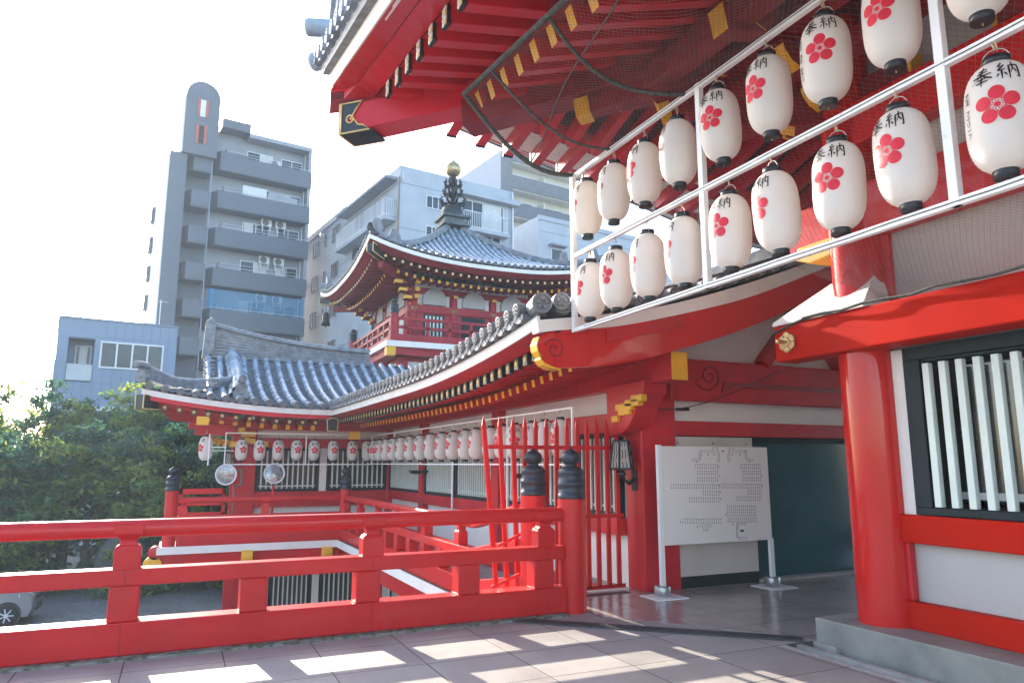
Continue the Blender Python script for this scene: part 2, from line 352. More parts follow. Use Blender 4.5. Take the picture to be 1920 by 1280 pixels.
# veranda railing
rv = thing('railing', 'long red railing round the lower veranda below the lantern rows', 'railing', (3.9,13,-.28))
zv = (-.26,.005,.29,.425,.765)
rail_run(rv, 9.75, 18.4, 'y', 3.9, zv, [10.3+i*1.62 for i in range(6)], [10.3+i*.81 for i in range(11)], .07, .9)
rail_run(rv, .1, 3.8, 'x', 18.5, zv, [.2,2.0], [.2,1.1,2.0,2.9], .07, .9)
for c, zt in (((3.9,18.5),.965),((-.05,18.5),.985)):
    m = MB(); m.lathe([(.14,-.35),(.14,zt)], (*c,0), 24); cp = m.build('corner_post', RED, rv)
    m = MB(); giboshi(m, c, zt-.005, .93); m.build('post_cap', GIB, cp)
m = MB(); m.lathe([(.155,-.3),(.155,1.22)], (3.95,7.98,0), 28); cp = m.build('corner_post', RED, rv)
m = MB(); giboshi(m, (3.95,7.98), 1.215, .95); m.build('post_cap', GIB, cp)
# sloping pieces up to the post
for z0, z1, h in ((.765,1.06,.13),(.36,.65,.13),(-.13,.16,.24)):
    m = MB(); m.beam((3.9,9.75,z0),(3.9,8.05,z1),.14,h); m.build('sloping_rail', RED, rv, .012)
# far return panel with white edges
m = MB()
for z0, z1 in ((.84,.98),(.56,.66),(.28,.40)): m.box(.10,1.18,19.98,20.05,z0,z1)
m.box(.10,.19,19.98,20.05,-.28,.98); m.box(1.1,1.18,19.98,20.05,-.28,.98)
m.build('end_panel', RED, rv, .008)

# ================================================================ spear gate
gt = thing('spear_gate', 'red iron gate of pointed spears fanning out over the railing end', 'gate', (4.6,8.2,0))
m = MB(); m.beam((3.45,8.2,1.80),(5.38,8.2,1.80),.03,.05); m.build('cross_bar', RED, gt)
m = MB(); m.beam((4.15,8.2,.93),(5.38,8.2,.93),.03,.045); m.build('cross_bar', RED, gt)
m = MB(); m.beam((4.15,8.2,.05),(5.38,8.2,.05),.035,.05); m.build('cross_bar', RED, gt)
xs = [(3.386,3.56,.15),(3.60,3.70,.15),(3.78,3.84,.15)]+[(3.945+.150*i,)*2+(.05 if i > 1 else .9,) for i in range(10)]
for xt, xb, zb in xs:
    m = MB(); m.beam((xb,8.2-.0,zb),(xt,8.2,2.06),.055,.035); 
    m.add([(xt-.028,8.182,2.055),(xt+.028,8.182,2.055),(xt+.028,8.218,2.055),(xt-.028,8.218,2.055),(xt-.004,8.2,2.19)],[(0,1,4),(1,2,4),(2,3,4),(3,0,4)])
    m.build('spear', RED, gt)
m = MB()
for i,(z) in enumerate((.15,.62,.93)):
    m.beam((3.5+.08*i,8.2,z),(4.0,8.05,z+.22),.035,.035)
m.build('bracket', RED, gt)
# ================================================================ gallery building (L-shaped: gallery along y, wing along x)
GX, WY = 5.4, 20.05            # outer wall faces
EX_, EY_ = 3.45, 18.45          # eave lines
GY = 6.85                       # front gable plane
gal = thing('gallery_building', 'long red shrine gallery with grey tiled roof, white eave line and lattice windows', 'temple building', (7.5,15,-2.7))
def wpart(name, boxes, mat, parent=gal, bevel=.008, axis=None):
    m = MB()
    for b in boxes: m.box(*b)
    return m.build(name, mat, parent, bevel)
def grille(parent, axis, face, a, b, z0, z1, n, depth=.10, label=None, inner=INT):
    # lattice window: dark frame, pale bars, glass behind; face = outer wall plane, depth goes inwards (+)
    def B(m, u0,u1,d0,d1,zz0,zz1):
        if axis == 'x': m.box(u0,u1,face+d0,face+d1,zz0,zz1)
        else: m.box(face+d0,face+d1,u0,u1,zz0,zz1)
    t = .07
    m = MB(); B(m,a,b,-.02,depth,z0,z0+t); B(m,a,b,-.02,depth,z1-t,z1); B(m,a,a+t,-.02,depth,z0+t,z1-t); B(m,b-t,b,-.02,depth,z0+t,z1-t)
    w_ = m.build('window', DKG, parent, .004)
    m = MB(); B(m,a+t,b-t,depth*.75,depth*.9,z0+t,z1-t); m.build('pane', inner, w_)
    m = MB()
    st = (b-a-2*t)/n; bw = st*.30
    for i in range(n):
        c = a+t+st*(i+.5); B(m,c-bw/2,c+bw/2,.0,.028,z0+t,z1-t)
    m.build('bars', BAR, w_, .004)
    m = MB(); B(m,a+t,b-t,.05,.062,z0+t+.05,z0+t+.085); m.build('rail', BAR, w_)
    return w_
# --- upper storey walls (set a little behind posts and beams)
wpart('wall', [(GX+.10,GX+.2,8.25,WY+.1,-.28,3.0)], WHT, bevel=0)
wpart('wall', [(1.80,GX+.2,WY+.10,WY+.2,-.28,2.75)], WHT, bevel=0)
wpart('wall', [(1.80,1.90,WY+.20,26.2,-2.7,2.9)], WHT, bevel=0)
wpart('rear_wall', [(1.95,11.2,26.1,26.2,-2.7,2.9),(11.1,11.2,8.3,26.1,-2.7,3.0)], WHT, bevel=0)
gp = [(8.1,8.3),(12.25,12.55),(16.75,17.05),(19.95,20.2)]
for a,b in gp[1:]: wpart('post', [(GX-.06,GX+.14,a,b,-.28,2.62)], RED2)
wpart('post', [(1.27,1.86,WY-.06,WY+.2,-2.7,2.62)], RED2)
wpart('post', [(3.50,3.69,WY-.01,WY+.12,.86,2.02)], WTR)
wpart('sill_beam', [(GX-.03,GX+.12,8.3,WY,.66,.885)], RED2); wpart('sill_beam', [(1.86,GX,WY-.03,WY+.12,.48,.875)], RED2)
wpart('lintel', [(GX-.03,GX+.12,8.3,WY,2.02,2.28)], RED2); wpart('lintel', [(1.86,GX,WY-.03,WY+.12,2.0,2.26)], RED2)
wpart('base_beam', [(GX-.03,GX+.12,8.3,WY,-.28,-.05)], RED2); wpart('base_beam', [(1.86,GX,WY-.03,WY+.12,-.28,-.05)], RED2)
for a,b,n in ((8.33,9.55,9),(9.62,12.22,18),(12.6,14.6,16),(14.68,16.72,16),(17.08,19.92,20)): grille(gal,'y',GX,a,b,.885,2.02,n)
grille(gal,'x',WY,1.88,3.48,.875,2.0,11); grille(gal,'x',WY,3.71,5.36,.875,2.0,11)
# purlins over the walls (yellow end towards the front)
m = MB(); m.beam((GX+.05,7.0,2.765),(GX+.05,20.2,2.69),.24,.34,0,endm=1); m.build('purlin', [RED2,YEL], gal, .015)
m = MB(); m.beam((.2,WY+.02,2.60),(GX,WY+.02,2.60),.2,.26,0,endm=1); m.build('purlin', [RED2,YEL], gal, .012)
# --- front end wall at y=7.94
EWY = 7.94
wpart('corner_post', [(5.46,6.02,7.86,8.25,0,2.66)], RED2, bevel=.02)
wpart('lintel', [(6.02,11,EWY-.06,EWY+.08,1.968,2.165)], RED2)
wpart('plaster_panel', [(6.02,11,EWY-.01,EWY+.1,2.165,2.45)], WHT, bevel=0)
rb = MB(); rb.prism([(5.9,2.43),(11,2.43),(11,3.0),(5.9,3.0)],'y',EWY-.16,EWY+.06); rbo = rb.build('rainbow_beam', RED2, gal, .02)
m = MB(); m.prism([(6.75,2.56),(7.0,2.64),(11,2.64),(11,2.70),(7.0,2.71),(6.8,2.72)],'y',EWY-.175,EWY-.15); m.build('groove', mk('red_groove',(.30,.012,.014),.4,var=.1), rbo, .006)
def spiral(cx, cz, r0, turns, flip=1, n=40, a0=0.0): return [(cx+flip*r0*(1-.86*i/n)*math.cos(a0+turns*2*math.pi*i/n), cz+r0*(1-.86*i/n)*math.sin(a0+turns*2*math.pi*i/n)) for i in range(n+1)]
m = MB(); pts = [(6.33,2.66),(6.42,2.60),(6.52,2.58)]+spiral(6.56,2.78,.17,1.6,1,44,-1.3)
m.tube([(x,EWY-.165,z) for x,z in pts],.011,6); m.build('carved_scroll', mk('carving_line',(.22,.012,.016),.5,var=0), rbo)
wpart('gable_wall', [(5.6,11,EWY,EWY+.1,3.0,3.2)], WHT, bevel=0)
# door and white panel
wpart('base_board', [(6.02,7.36,EWY-.04,EWY+.06,.0,.15)], DKG)
dp = wpart('white_panel', [(6.03,7.355,EWY-.05,EWY-.01,.15,1.955)], mk('panel_board',(.62,.54,.50),.6,var=.06,vs=2), bevel=.004)
m = MB()
for x in (6.06,6.65,7.24): m.lathe([(.011,0),(.011,-.006)],(x,EWY-.05,1.87),10,axis='y')
m.build('screw_heads', BLK, dp)
dr = wpart('glass_door', [(7.36,11,EWY+.10,EWY+.13,.02,1.965)], DOORG, bevel=0)
m = MB(); m.box(7.36,7.43,EWY+.0,EWY+.14,0,1.965); m.box(7.43,11,EWY+.02,EWY+.14,1.90,1.965); m.box(9.85,9.9,EWY+.06,EWY+.135,.02,1.9); m.build('door_frame', DKG, dr, .004)
wpart('threshold', [(7.36,11,EWY-.08,EWY+.1,.0,.035)], CONC)
# hanging bracket with yellow tips beside the post
m = MB()
m.prism([(7.42,2.62),(7.44,2.47),(7.52,2.40),(7.60,2.30),(7.66,2.2),(7.80,2.05),(7.95,1.98),(8.3,1.95),(8.3,2.62)],'x',5.22,5.56)
m.build('bracket', RED2, gal, .01)
m = MB()
for y0,y1,z0,z1 in ((7.42,7.66,2.36,2.45),(7.50,7.80,2.31,2.40),(7.64,8.02,2.27,2.36),(7.70,7.96,2.21,2.29),(7.98,8.12,2.13,2.22)): m.box(5.17,5.26,y0,y1,z0,z1)
m.build('bracket_tip', YEL, gal, .01)
# --- ground storey and veranda
wpart('ground_wall', [(GX+.1,GX+.2,7.5,WY+.1,-2.7,-.28),(1.8,GX+.2,WY+.10,WY+.2,-2.7,-.28)], WHT, bevel=0)
for x0 in (1.45,): wpart('post', [(x0,x0+.42,WY-.3,WY+.1,-2.7,-.6)], RED2)
grille(gal,'x',WY,2.35,3.42,-2.4,-1.05,8); grille(gal,'x',WY,3.62,4.9,-2.4,-1.05,9)
wpart('post', [(3.43,3.61,WY-.02,WY+.1,-2.6,-.9)], WTR); wpart('lintel', [(1.86,GX,WY-.04,WY+.12,-1.05,-.75)], RED2)
for a in (9,12,15,17.6): grille(gal,'y',GX,a,a+1.9,-2.3,-1.05,12)
wpart('lintel', [(GX-.04,GX+.12,7.6,WY,-1.05,-.75)], RED2)
for y in (11.8,16.2): wpart('post', [(3.95,4.3,y,y+.35,-2.7,-.7)], RED2)
m = MB(); m.prism([(3.7,7.42),(GX+.1,7.42),(GX+.1,WY+.1),(-.25,WY+.1),(-.25,18.25),(3.7,18.25)],'z',-.40,-.285); m.build('veranda_floor', CONC, gal)
m = MB(); m.box(3.67,3.695,7.42,18.22,-.40,-.235); m.box(-.28,3.695,18.22,18.245,-.40,-.235); m.build('veranda_edge', WTR, gal)
wpart('veranda_beam', [(3.80,4.0,7.5,18.6,-.74,-.402),(-.2,3.78,18.34,18.5,-.74,-.402)], RED)
def cloud_end(m, c, axis, r=.16):
    pts = arc((0,0), r, 60, 260, 9)
    return pts
m = MB()
for c in ((1.62,18.26,-.52),(3.45,18.28,-.52)):
    m.lathe([(.0,-.12),(.15,-.12),(.15,.12),(0,.12)], c, 20, axis='x')
m.build('beam_end', YEL, gal, .01)
m = MB(); m.lathe([(0,-.10),(.19,-.10),(.19,.10),(0,.10)], (-.34,18.34,-.62), 20, 0, axis='y'); m.lathe([(0,-.10),(.15,-.10),(.15,.10),(0,.10)], (-.30,18.34,-.36), 20, 1, axis='y')
m.build('cloud_beam_end', [YEL,RED], gal, .01)
# ================================================================ gallery roof
def ez(y): return 2.765 + (.285*((12-y)/5.15)**2.3 if y < 12 else 0) + (.03*((y-14)/4.5)**2 if y > 14 else 0)
TOPC = [(3.45,3.13),(4.3,3.27),(5.18,3.46),(6.44,3.86),(7.74,4.34),(8.3,4.56)]
BOTC = [(3.66,2.62),(4.4,2.70),(5.23,2.905),(6.40,3.28),(7.64,3.80),(8.3,4.08)]
MIDC = [(3.45,2.99),(3.66,3.03),(4.4,3.13),(5.17,3.31),(6.43,3.67),(7.78,4.20),(8.3,4.42)]
RX = 8.3
def zr(x, y):      # top of roof boards
    x = x if x <= RX else 2*RX-x
    k = max(0, 1-(x-3.45)/4.85)
    return smooth_tab(TOPC, x) + .04 - (ez(GY)-ez(y))*(.35+.65*k)
m = MB(); rows = []
ysr = [GY-.02+i*.66 for i in range(19)]+[18.45]
xs_ = [3.42+i*(RX-3.42)*2/24 for i in range(25)]
for y in ysr: rows.append([(x,y,zr(x,y)) for x in xs_])
rows.append([(x,26.3,zr(max(x,4.5),18.45)) for x in xs_][:0] or [(x,max(18.45,min(26.3,18.45+max(0,min(x,2*RX-x)-3.45))),zr(x,18.45)) for x in xs_])
m.loft(rows, 0, True, False, False); m.build('roof_bed', TILE2, gal)
def tube_row(m, pts, r, n=7, seg=.0, mi=0):
    # half-round tile row along pts, standing on the roof bed
    rows = []
    for i, p in enumerate(pts):
        p = Vector(p); d = (Vector(pts[min(i+1,len(pts)-1)])-Vector(pts[max(i-1,0)])).normalized()
        a = d.cross(Vector((0,0,1))).normalized(); b = a.cross(d)
        rr = r*(.95 if i % 3 == 0 else 1.0)
        rows.append([p+a*rr*math.cos(math.pi*j/n)+b*(rr*math.sin(math.pi*j/n)*1.1) for j in range(n+1)])
    m.loft(rows, mi, True, False, False)
def tile_end(m, c, nrm, r=.075, mi=0):
    # round eave tile face with a crest moulding
    nrm = Vector(nrm).normalized(); a = nrm.cross(Vector((0,0,1))).normalized(); b = a.cross(nrm); c = Vector(c)
    pr = [(r*.98,-.30),(r,-.01),(r*.99,.006),(r*.80,.008),(r*.76,-.008),(0,-.006)]
    rows = [[c+nrm*h+(a*math.cos(t)+b*math.sin(t))*q for t in [2*math.pi*j/14 for j in range(14)]] for q, h in pr]
    m.loft(rows, mi, False, False)
    for k in range(5):
        t = 2*math.pi*k/5+math.pi/2
        cc = c+(a*math.cos(t)+b*math.sin(t))*r*.42+nrm*.0
        rr_ = [[cc+nrm*h+(a*math.cos(u)+b*math.sin(u))*q for u in [2*math.pi*j/7 for j in range(7)]] for q, h in ((r*.27,-.006),(r*.22,.010))]
        m.loft(rr_, mi, False, True)
# tile rows (run along x) and eave ends, spacing .25
m = MB(); me_ = MB(); pan = MB(); k = 0
y = GY+.30
while y < 18.3:
    z0 = ez(y)+.12
    tube_row(m, [(lerp(3.36,RX-.1,t), y, zr(lerp(3.36,RX-.1,t),y)+.03) for t in [i/14 for i in range(15)]], .07)
    tile_end(me_, (3.335,y,z0+.155), (-1,0,-.12))
    pan.prism([(y-.125,z0+.05),(y-.06,z0+.015),(y,z0+.0),(y+.06,z0+.015),(y+.125,z0+.05),(y+.125,z0+.10),(y-.125,z0+.10)],'x',3.36,3.50)
    y += .25
m.build('roof_tile_rows', TILE, gal); me_.build('eave_tile_ends', TILE2, gal); pan.build('eave_flat_tiles', TILE2, gal)
# white eave band, red boards and rafters under the gallery eave
def strip(name, pf, ys, mat, par=gal, sm=True):
    m = MB(); m.loft([pf(t) for t in ys], 0, False, True); return m.build(name, mat, par)
ysE = [GY-.02+i*.4 for i in range(30)]; ysE = [q for q in ysE if q < 18.2]+[18.45]
def sect(x0,z0,x1,z1,th,yy):
    return None
def eave_board(name, pa, pb, th, mat):
    # board between lines pa(y)=(x,z) and pb(y)=(x,z), thickness th inwards; mitred at the inner corner
    m = MB(); rows = []
    for y in ysE:
        (xa,za),(xb,zb) = pa(y),pb(y)
        e = (lambda x: min(y, y) if y < 18.4 else 18.45+(x-3.45))
        rows.append([(xa,e(xa),za),(xb,e(xb),zb),(xb+.04,e(xb+.04),zb+th),(xa+.04,e(xa+.04),za+th)])
    m.loft(rows, 0, False, True); return m.build(name, mat, gal)
eave_board('eave_band', lambda y:(3.45,ez(y)), lambda y:(3.43,ez(y)+.125), .002, WTR)
eave_board('eave_board', lambda y:(3.47,ez(y)-.002), lambda y:(3.70,ez(y)-.05), .05, RED2)
m = MB(); rows = []
for y in ysE:
    e = (lambda x: y if y < 18.4 else 18.45+(x-3.45))
    rows.append([(3.70,e(3.70),ez(y)-.052),(4.32,e(4.32),ez(y)+.04),(4.32,e(4.32),ez(y)-.10),(5.42,e(5.42),ez(y)+.16),(5.42,e(5.42),ez(y)+.30),(3.52,e(3.52),ez(y)+.03)])
m.loft(rows, 0, False, True); m.build('eave_soffit', RED2, gal)
star = [(r*math.sin(2*math.pi*i/10), r*math.cos(2*math.pi*i/10)) for i, r in enumerate([.052,.028]*5)]
capm = [BLK, GLDP]
def flower_cap(m, c, axis, w_, h_):
    if axis == 'x':
        m.box(c[0]-.008,c[0]+.06,c[1]-w_/2,c[1]+w_/2,c[2]-h_/2,c[2]+h_/2,0)
        m.prism([(c[1]+a,c[2]+b) for a,b in star],'x',c[0]-.014,c[0]-.0085,1)
    else:
        m.box(c[0]-w_/2,c[0]+w_/2,c[1]-.008,c[1]+.06,c[2]-h_/2,c[2]+h_/2,0)
        m.prism([(c[0]+a,c[2]+b) for a,b in star],'y',c[1]-.014,c[1]-.0085,1)
y = GY+.35
while y < 18.5:
    z = ez(y)
    m = MB(); m.beam((3.72,y,z-.125),(4.42,y,z-.02),.10,.13); r_ = m.build('flying_rafter', RED2, gal)
    m = MB(); flower_cap(m,(3.715,y,z-.125),'x',.115,.14); m.build('rafter_cap', capm, r_)
    if y > 7.6 or True:
        m = MB(); m.beam((4.25,y+.12,z-.235+.09*max(0,(9-y))/3*0),(5.44,y+.12,z-.02),.085,.10,0,endm=1); m.build('base_rafter', [RED2,YEL], gal)
    y += .25
# --- gable end: bargeboard with cloud scroll, white band, verge tiles
def gcurve(tab, n=40, x0=None, x1=RX):
    a = x0 if x0 is not None else tab[0][0]
    return [(lerp(a,x1,i/n), smooth_tab(tab, lerp(a,x1,i/n))) for i in range(n+1)]
def mir(p): return [(2*RX-x,z) for x,z in p]
def band(name, lo, hi, y0, y1, mat, bev=.0, parent=gal):
    m = MB()
    for L, H in ((lo,hi),(mir(lo),mir(hi))):
        rows = [[(a[0],y0,a[1]),(b[0],y0,b[1]),(b[0],y1,b[1]),(a[0],y1,a[1])] for a,b in zip(L,H)]
        m.loft(rows, 0, False, True)
    return m.build(name, mat, parent, bev)
barge = band('bargeboard', gcurve(BOTC,40,3.66), gcurve(MIDC,40,3.66), GY, GY+.10, REDW)
scr = [(3.66,3.03),(3.55,3.00),(3.47,2.95),(3.44,2.87),(3.455,2.80),(3.50,2.745),(3.49,2.71),(3.53,2.665),(3.60,2.64),(3.66,2.62)]
m = MB(); m.prism(scr,'y',GY,GY+.10,0)
# yellow edge strip on the scroll
out = [(3.468,2.960),(3.436,2.87),(3.45,2.795),(3.492,2.735),(3.485,2.705),(3.53,2.65),(3.60,2.618),(3.72,2.603)]
inn = [(3.48,2.955),(3.45,2.87),(3.462,2.80),(3.505,2.745),(3.50,2.71),(3.545,2.67),(3.62,2.64),(3.72,2.62)]
m.prism(out+inn[::-1],'y',GY-.004,GY+.16,1)
m.build('scroll_end', [REDW,YEL], barge, .006)
m = MB(); m.tube([(x,GY-.003,z) for x,z in spiral(3.66,2.83,.125,1.5,-1,40,.3)],.007,6); m.build('carved_scroll', mk('scroll_line',(.20,.01,.012),.5,var=0), barge)
band('gable_white_band', [(x,z+.002) for x,z in gcurve(MIDC,40,3.45)], gcurve(TOPC,40,3.45), GY-.03, GY+.12, WTR)
gl = [(x,z-.02) for x,z in gcurve(MIDC,30,3.7)]; gh = [(x,z+.02) for x,z in gcurve(MIDC,30,3.7)]
band('gable_soffit', gl, gh, GY+.13, EWY+.05, RED2)
# plaster triangle behind
m = MB(); m.prism([(5.6,3.2)]+[(x,z-.03) for x,z in gcurve(MIDC,20,5.6)]+[(x,z-.03) for x,z in reversed(mir(gcurve(MIDC,20,5.6)))]+[(2*RX-5.6,3.2)],'y',EWY+.001,EWY+.08); m.build('gable_plaster', WHT, gal)
for x0,x1 in ((7.55,8.45),(9.15,8.40)):
    m = MB(); m.beam((x0,EWY-.12,3.0),(x1,EWY-.12,3.98),.16,.20,up=(0,-1,0)); m.build('gable_strut', RED2, gal, .01)
m = MB(); tt = MB()
p = gcurve(TOPC,200,3.36); acc = 0; nxt = .40
for (a,b) in zip(p,p[1:]):
    acc += math.hypot(b[0]-a[0],b[1]-a[1])
    if acc > nxt:
        tile_end(m, (b[0],GY-.11,b[1]+.115), (0,-1,-.05), .072); nxt += .245
        tt.prism([(b[0]-.12,b[1]+.06),(b[0]-.0,b[1]+.03),(b[0]+.12,b[1]+.10),(b[0]+.12,b[1]+.14),(b[0]-.12,b[1]+.11)],'y',GY-.09,GY+.15)
for c,r in (((3.44,GY-.14,3.30),.115),((3.68,GY-.14,3.34),.10),((3.92,GY-.14,3.37),.095)): tile_end(m, c, (-.25,-1,0), r)
m.build('verge_tile_ends', TILE2, gal); tt.build('verge_flat_tiles', TILE2, gal)
m = MB()
tube_row(m, [(lerp(3.42,RX,t), GY+.10, zr(lerp(3.42,RX,t),GY)+.10) for t in [i/20 for i in range(21)]], .09)
tube_row(m, [(lerp(3.42,RX,t), GY+.34, zr(lerp(3.42,RX,t),GY)+.06) for t in [i/20 for i in range(21)]], .08)
m.build('verge_tile_rows', TILE2, gal)
m = MB(); m.box(RX-.14,RX+.14,GY+.0,24,4.55,4.95); m.build('ridge', TILE2, gal, .03)
# inner corner cap piece
m = MB(); m.prism([(3.36,2.40),(3.60,2.40),(3.62,2.68),(3.48,2.73),(3.34,2.68)],'y',18.34,18.50,0)
o = [(3.36,2.40),(3.60,2.40),(3.62,2.68),(3.48,2.73),(3.34,2.68),(3.36,2.40)]
m.tube([(x,18.335,z) for x,z in o],.011,6,1); m.build('valley_rafter_end', [BLK,GLDP], gal)
for b in ((4.02,4.30,18.85,18.95,2.22,2.42),(.35,.62,18.62,18.72,2.50,2.70)): m = MB(); m.box(*b); m.build('hip_rafter_end', YEL, gal)

# ================================================================ wing roof
def wez(x): return 2.80 + (.36*((3.2-x)/4.05)**2 if x < 3.2 else 0)
PROF = [(0,.0),(.2,.20),(.45,.55),(.7,1.05),(.88,1.50),(1.0,1.85)]
def wz(x, y):
    t = (y-18.45)/4.75
    return wez(x)*(1-min(1,t)) + 2.80*min(1,t) + .155 + smooth_tab(PROF, min(max(t,0),1))*.98
wt_ = MB(); wr = MB(); we = MB()
x = -.70; SP = .33
def wy_end(x): return min(23.2, 18.45+(x+.85)*1.12) if x < .62 else 23.2
def wy_start(x): return 18.45 if x <= 3.45 else 18.45+(x-3.45)
k = 0
while x < 8.2:
    y0, y1 = wy_start(x), wy_end(x)
    n = max(2, int((y1-y0)/.105)); 
    pts = [(x,lerp(y0,y1,i/n),wz(x,lerp(y0,y1,i/n))+.03) for i in range(n+1)]
    pts[0] = (x,y0-.10,pts[0][2]-.02)
    tube_row(wr, pts, .083, 8)
    if x <= 3.5: tile_end(we, (x,y0-.10,wz(x,y0)+.06), (0,-1,-.12), .09)
    # pans: stepped courses, concave across
    xa, xb = x+.07, x+SP-.07
    y0p, y1p = max(wy_start(x),wy_start(x+SP*.5)), min(wy_end(x),23.2)
    n = max(1, int((y1p-y0p)/.16))
    for i in range(n):
        ya, yb = lerp(y0p,y1p,i/n)-.03, lerp(y0p,y1p,(i+1)/n)
        za, zb_ = wz(x,ya)+.055, wz(x,yb)+.005
        ra = [(lerp(xa,xb,j/4),ya,za-.035*(1-(j/2-1)**2)) for j in range(5)]; rbq = [(lerp(xa,xb,j/4),yb,zb_-.035*(1-(j/2-1)**2)) for j in range(5)]
        rl = [(p_[0],p_[1],p_[2]-.035) for p_ in ra]
        wt_.loft([rl,ra,rbq],0,False,False,False)
    x += SP; k += 1
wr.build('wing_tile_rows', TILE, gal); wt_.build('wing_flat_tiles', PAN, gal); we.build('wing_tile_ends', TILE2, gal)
# hip side (faces left) and back slope as plain tiled planes
m = MB(); rows = []
for i in range(9):
    t = i/8; a = lerp(-.85,1.05,t)
    rows.append([(a,18.45+(a+.85),wz(a,18.45+(a+.85))+.04),(a,27.95-(a+.85),wz(a,18.45+(a+.85))+.04)])
m.loft(rows,0,False,False,False)
rows = []
for i in range(9):
    y = lerp(23.2,27.95,i/8); yy = 46.4-y
    rows.append([(max(-.85+ (27.95-y),-.85) if False else -.85+min(27.95-y,1.6),y,wz(2,yy)+.03),(8.3,y,wz(3.4,yy)+.03)])
m.loft(rows,0,False,False,False); m.build('wing_back_slope', TILE2, gal)
# ridges
def ridge(name, pts, w_, hs, lay=5, mat=TILE2):
    m = MB(); n = len(pts)
    for l in range(lay):
        rows = []
        ww = w_*(1-.10*l)*1.0
        for i, p_ in enumerate(pts):
            p_ = Vector(p_); d = (Vector(pts[min(i+1,n-1)])-Vector(pts[max(i-1,0)])).normalized(); a = d.cross(Vector((0,0,1))).normalized()*ww/2
            h = hs[i] if isinstance(hs,(list,tuple)) else hs
            z0, z1 = h*l/lay*.9, h*(l+.80)/lay*.9
            up = Vector((0,0,1)); rows.append([p_-a+up*z0,p_+a+up*z0,p_+a+up*z1,p_-a+up*z1])
        m.loft(rows)
    tube_row(m, [Vector(p_)+Vector((0,0,(hs[i] if isinstance(hs,(list,tuple)) else hs)*.88)) for i,p_ in enumerate(pts)], w_*.36)
    return m.build(name, mat, gal)
rp = [(lerp(.62,5.5,i/20),23.2,4.72) for i in range(21)]
hs = [.50+.62*((1-i/20)**2.2) for i in range(21)]
ridge('ridge', rp, .36, hs, 9)
dpt = [(1.30+.05*math.sin(i/9*3),lerp(23.0,19.15,i/12),wz(1.3,lerp(23.0,19.15,i/12))+.06) for i in range(13)]
m = MB(); tube_row(m,[Vector(q)+Vector((0,0,.16)) for q in dpt],.15,8); 
for s_ in (-.13,.13): tube_row(m,[Vector(q)+Vector((s_,0,.02)) for q in dpt],.10,7)
m.build('descending_ridge', TILE, gal)
hp = [(lerp(1.25,-.80,i/12),18.45+(lerp(1.25,-.80,i/12)+.93)*1.12,wz(lerp(1.25,-.80,i/12),18.45+(lerp(1.25,-.80,i/12)+.85)*1.12)+.08+.10*max(0,(i-6)/6)**2) for i in range(13)]
ridge('hip_ridge', hp, .24, [.20]*9+[.22,.25,.29,.34], 4)
def onigawara(c, s, ang=0.0):
    m = MB()
    pr = [(-.17,-.05),(.17,-.05),(.20,.10),(.13,.16),(.15,.27),(.07,.33),(0,.36),(-.07,.33),(-.15,.27),(-.13,.16),(-.20,.10)]
    M = Matrix.Translation(c) @ Matrix.Rotation(ang,4,'Z') @ Matrix.Scale(s,4)
    m.prism(pr,'y',-.07,.07); m.lathe([(.0,-.28),(.10,-.28),(.10,.15)],(0,0,.42),14,axis='y'); m.lathe([(.0,-.10),(.05,-.10),(.08,-.06)],(0,0,.12),12,axis='y')
    o = m.build('ridge_end_tile', TILE2, gal, .012, xf=M); return o
onigawara(Vector((1.33,19.02,wz(1.3,19.0)+.10)), 1.0)
onigawara(Vector((-.86,18.42,wz(-.8,18.45)+.16)), .85, R_(-40))
m = MB(); m.prism([(.45,4.7),(.75,4.6),(.80,5.75),(.66,5.95),(.50,5.80)],'y',23.02,23.38); m.build('ridge_end_tile', TILE2, gal, .02)
# small gable under the ridge end: verge tiles and red board
m = MB()
for i in range(11):
    y = lerp(20.4,23.05,i/10); m.box(.50,.78,y-.10,y+.10,wz(.7,y)+.02,wz(.7,y)+.07+.02*(i%2))
m.build('gable_verge_tiles', TILE2, gal)
m = MB(); m.prism([(20.6,3.5),(23.2,4.65),(25.8,3.5)],'x',.60,.66); m.build('small_gable', RED2, gal)
# wing eave: white band, red board, soffit and rafters
xsE = [-.85+i*.3 for i in range(15)]; xsE = [q for q in xsE if q < 3.4]+[3.45]
def wstrip(name, sec, mat):
    m = MB(); m.loft([[(x_ if x_ > -.8 else x_+max(0,(y-18.45)), y, z) for (y,z) in sec(x_)] for x_ in xsE],0,False,True); return m.build(name, mat, gal)
wstrip('wing_eave_band', lambda x:[(18.45,wez(x)),(18.43,wez(x)+.13),(18.52,wez(x)+.13),(18.52,wez(x))], WTR)
wstrip('wing_eave_board', lambda x:[(18.47,wez(x)-.10),(18.47,wez(x)-.002),(18.68,wez(x)-.002),(18.70,wez(x)-.10)], RED2)
wstrip('wing_soffit', lambda x:[(18.73,wez(x)-.10),(18.73,wez(x)),(20.3,wez(x)+.30),(20.3,wez(x)-.02)], RED2)
x = -.35
while x < 3.4:
    z = wez(x)
    m = MB(); m.beam((x,18.72,z-.185),(x,19.5,z-.08),.11,.12); r_ = m.build('flying_rafter', RED2, gal)
    m = MB(); flower_cap(m,(x,18.712,z-.185),'y',.125,.135); m.build('rafter_cap', capm, r_)
    if x > .3:
        m = MB(); m.beam((x+.02,19.15,z-.30),(x+.02,20.1,z-.14),.10,.12,0,endm=1); m.build('base_rafter', [RED2,YEL], gal)
    x += .315
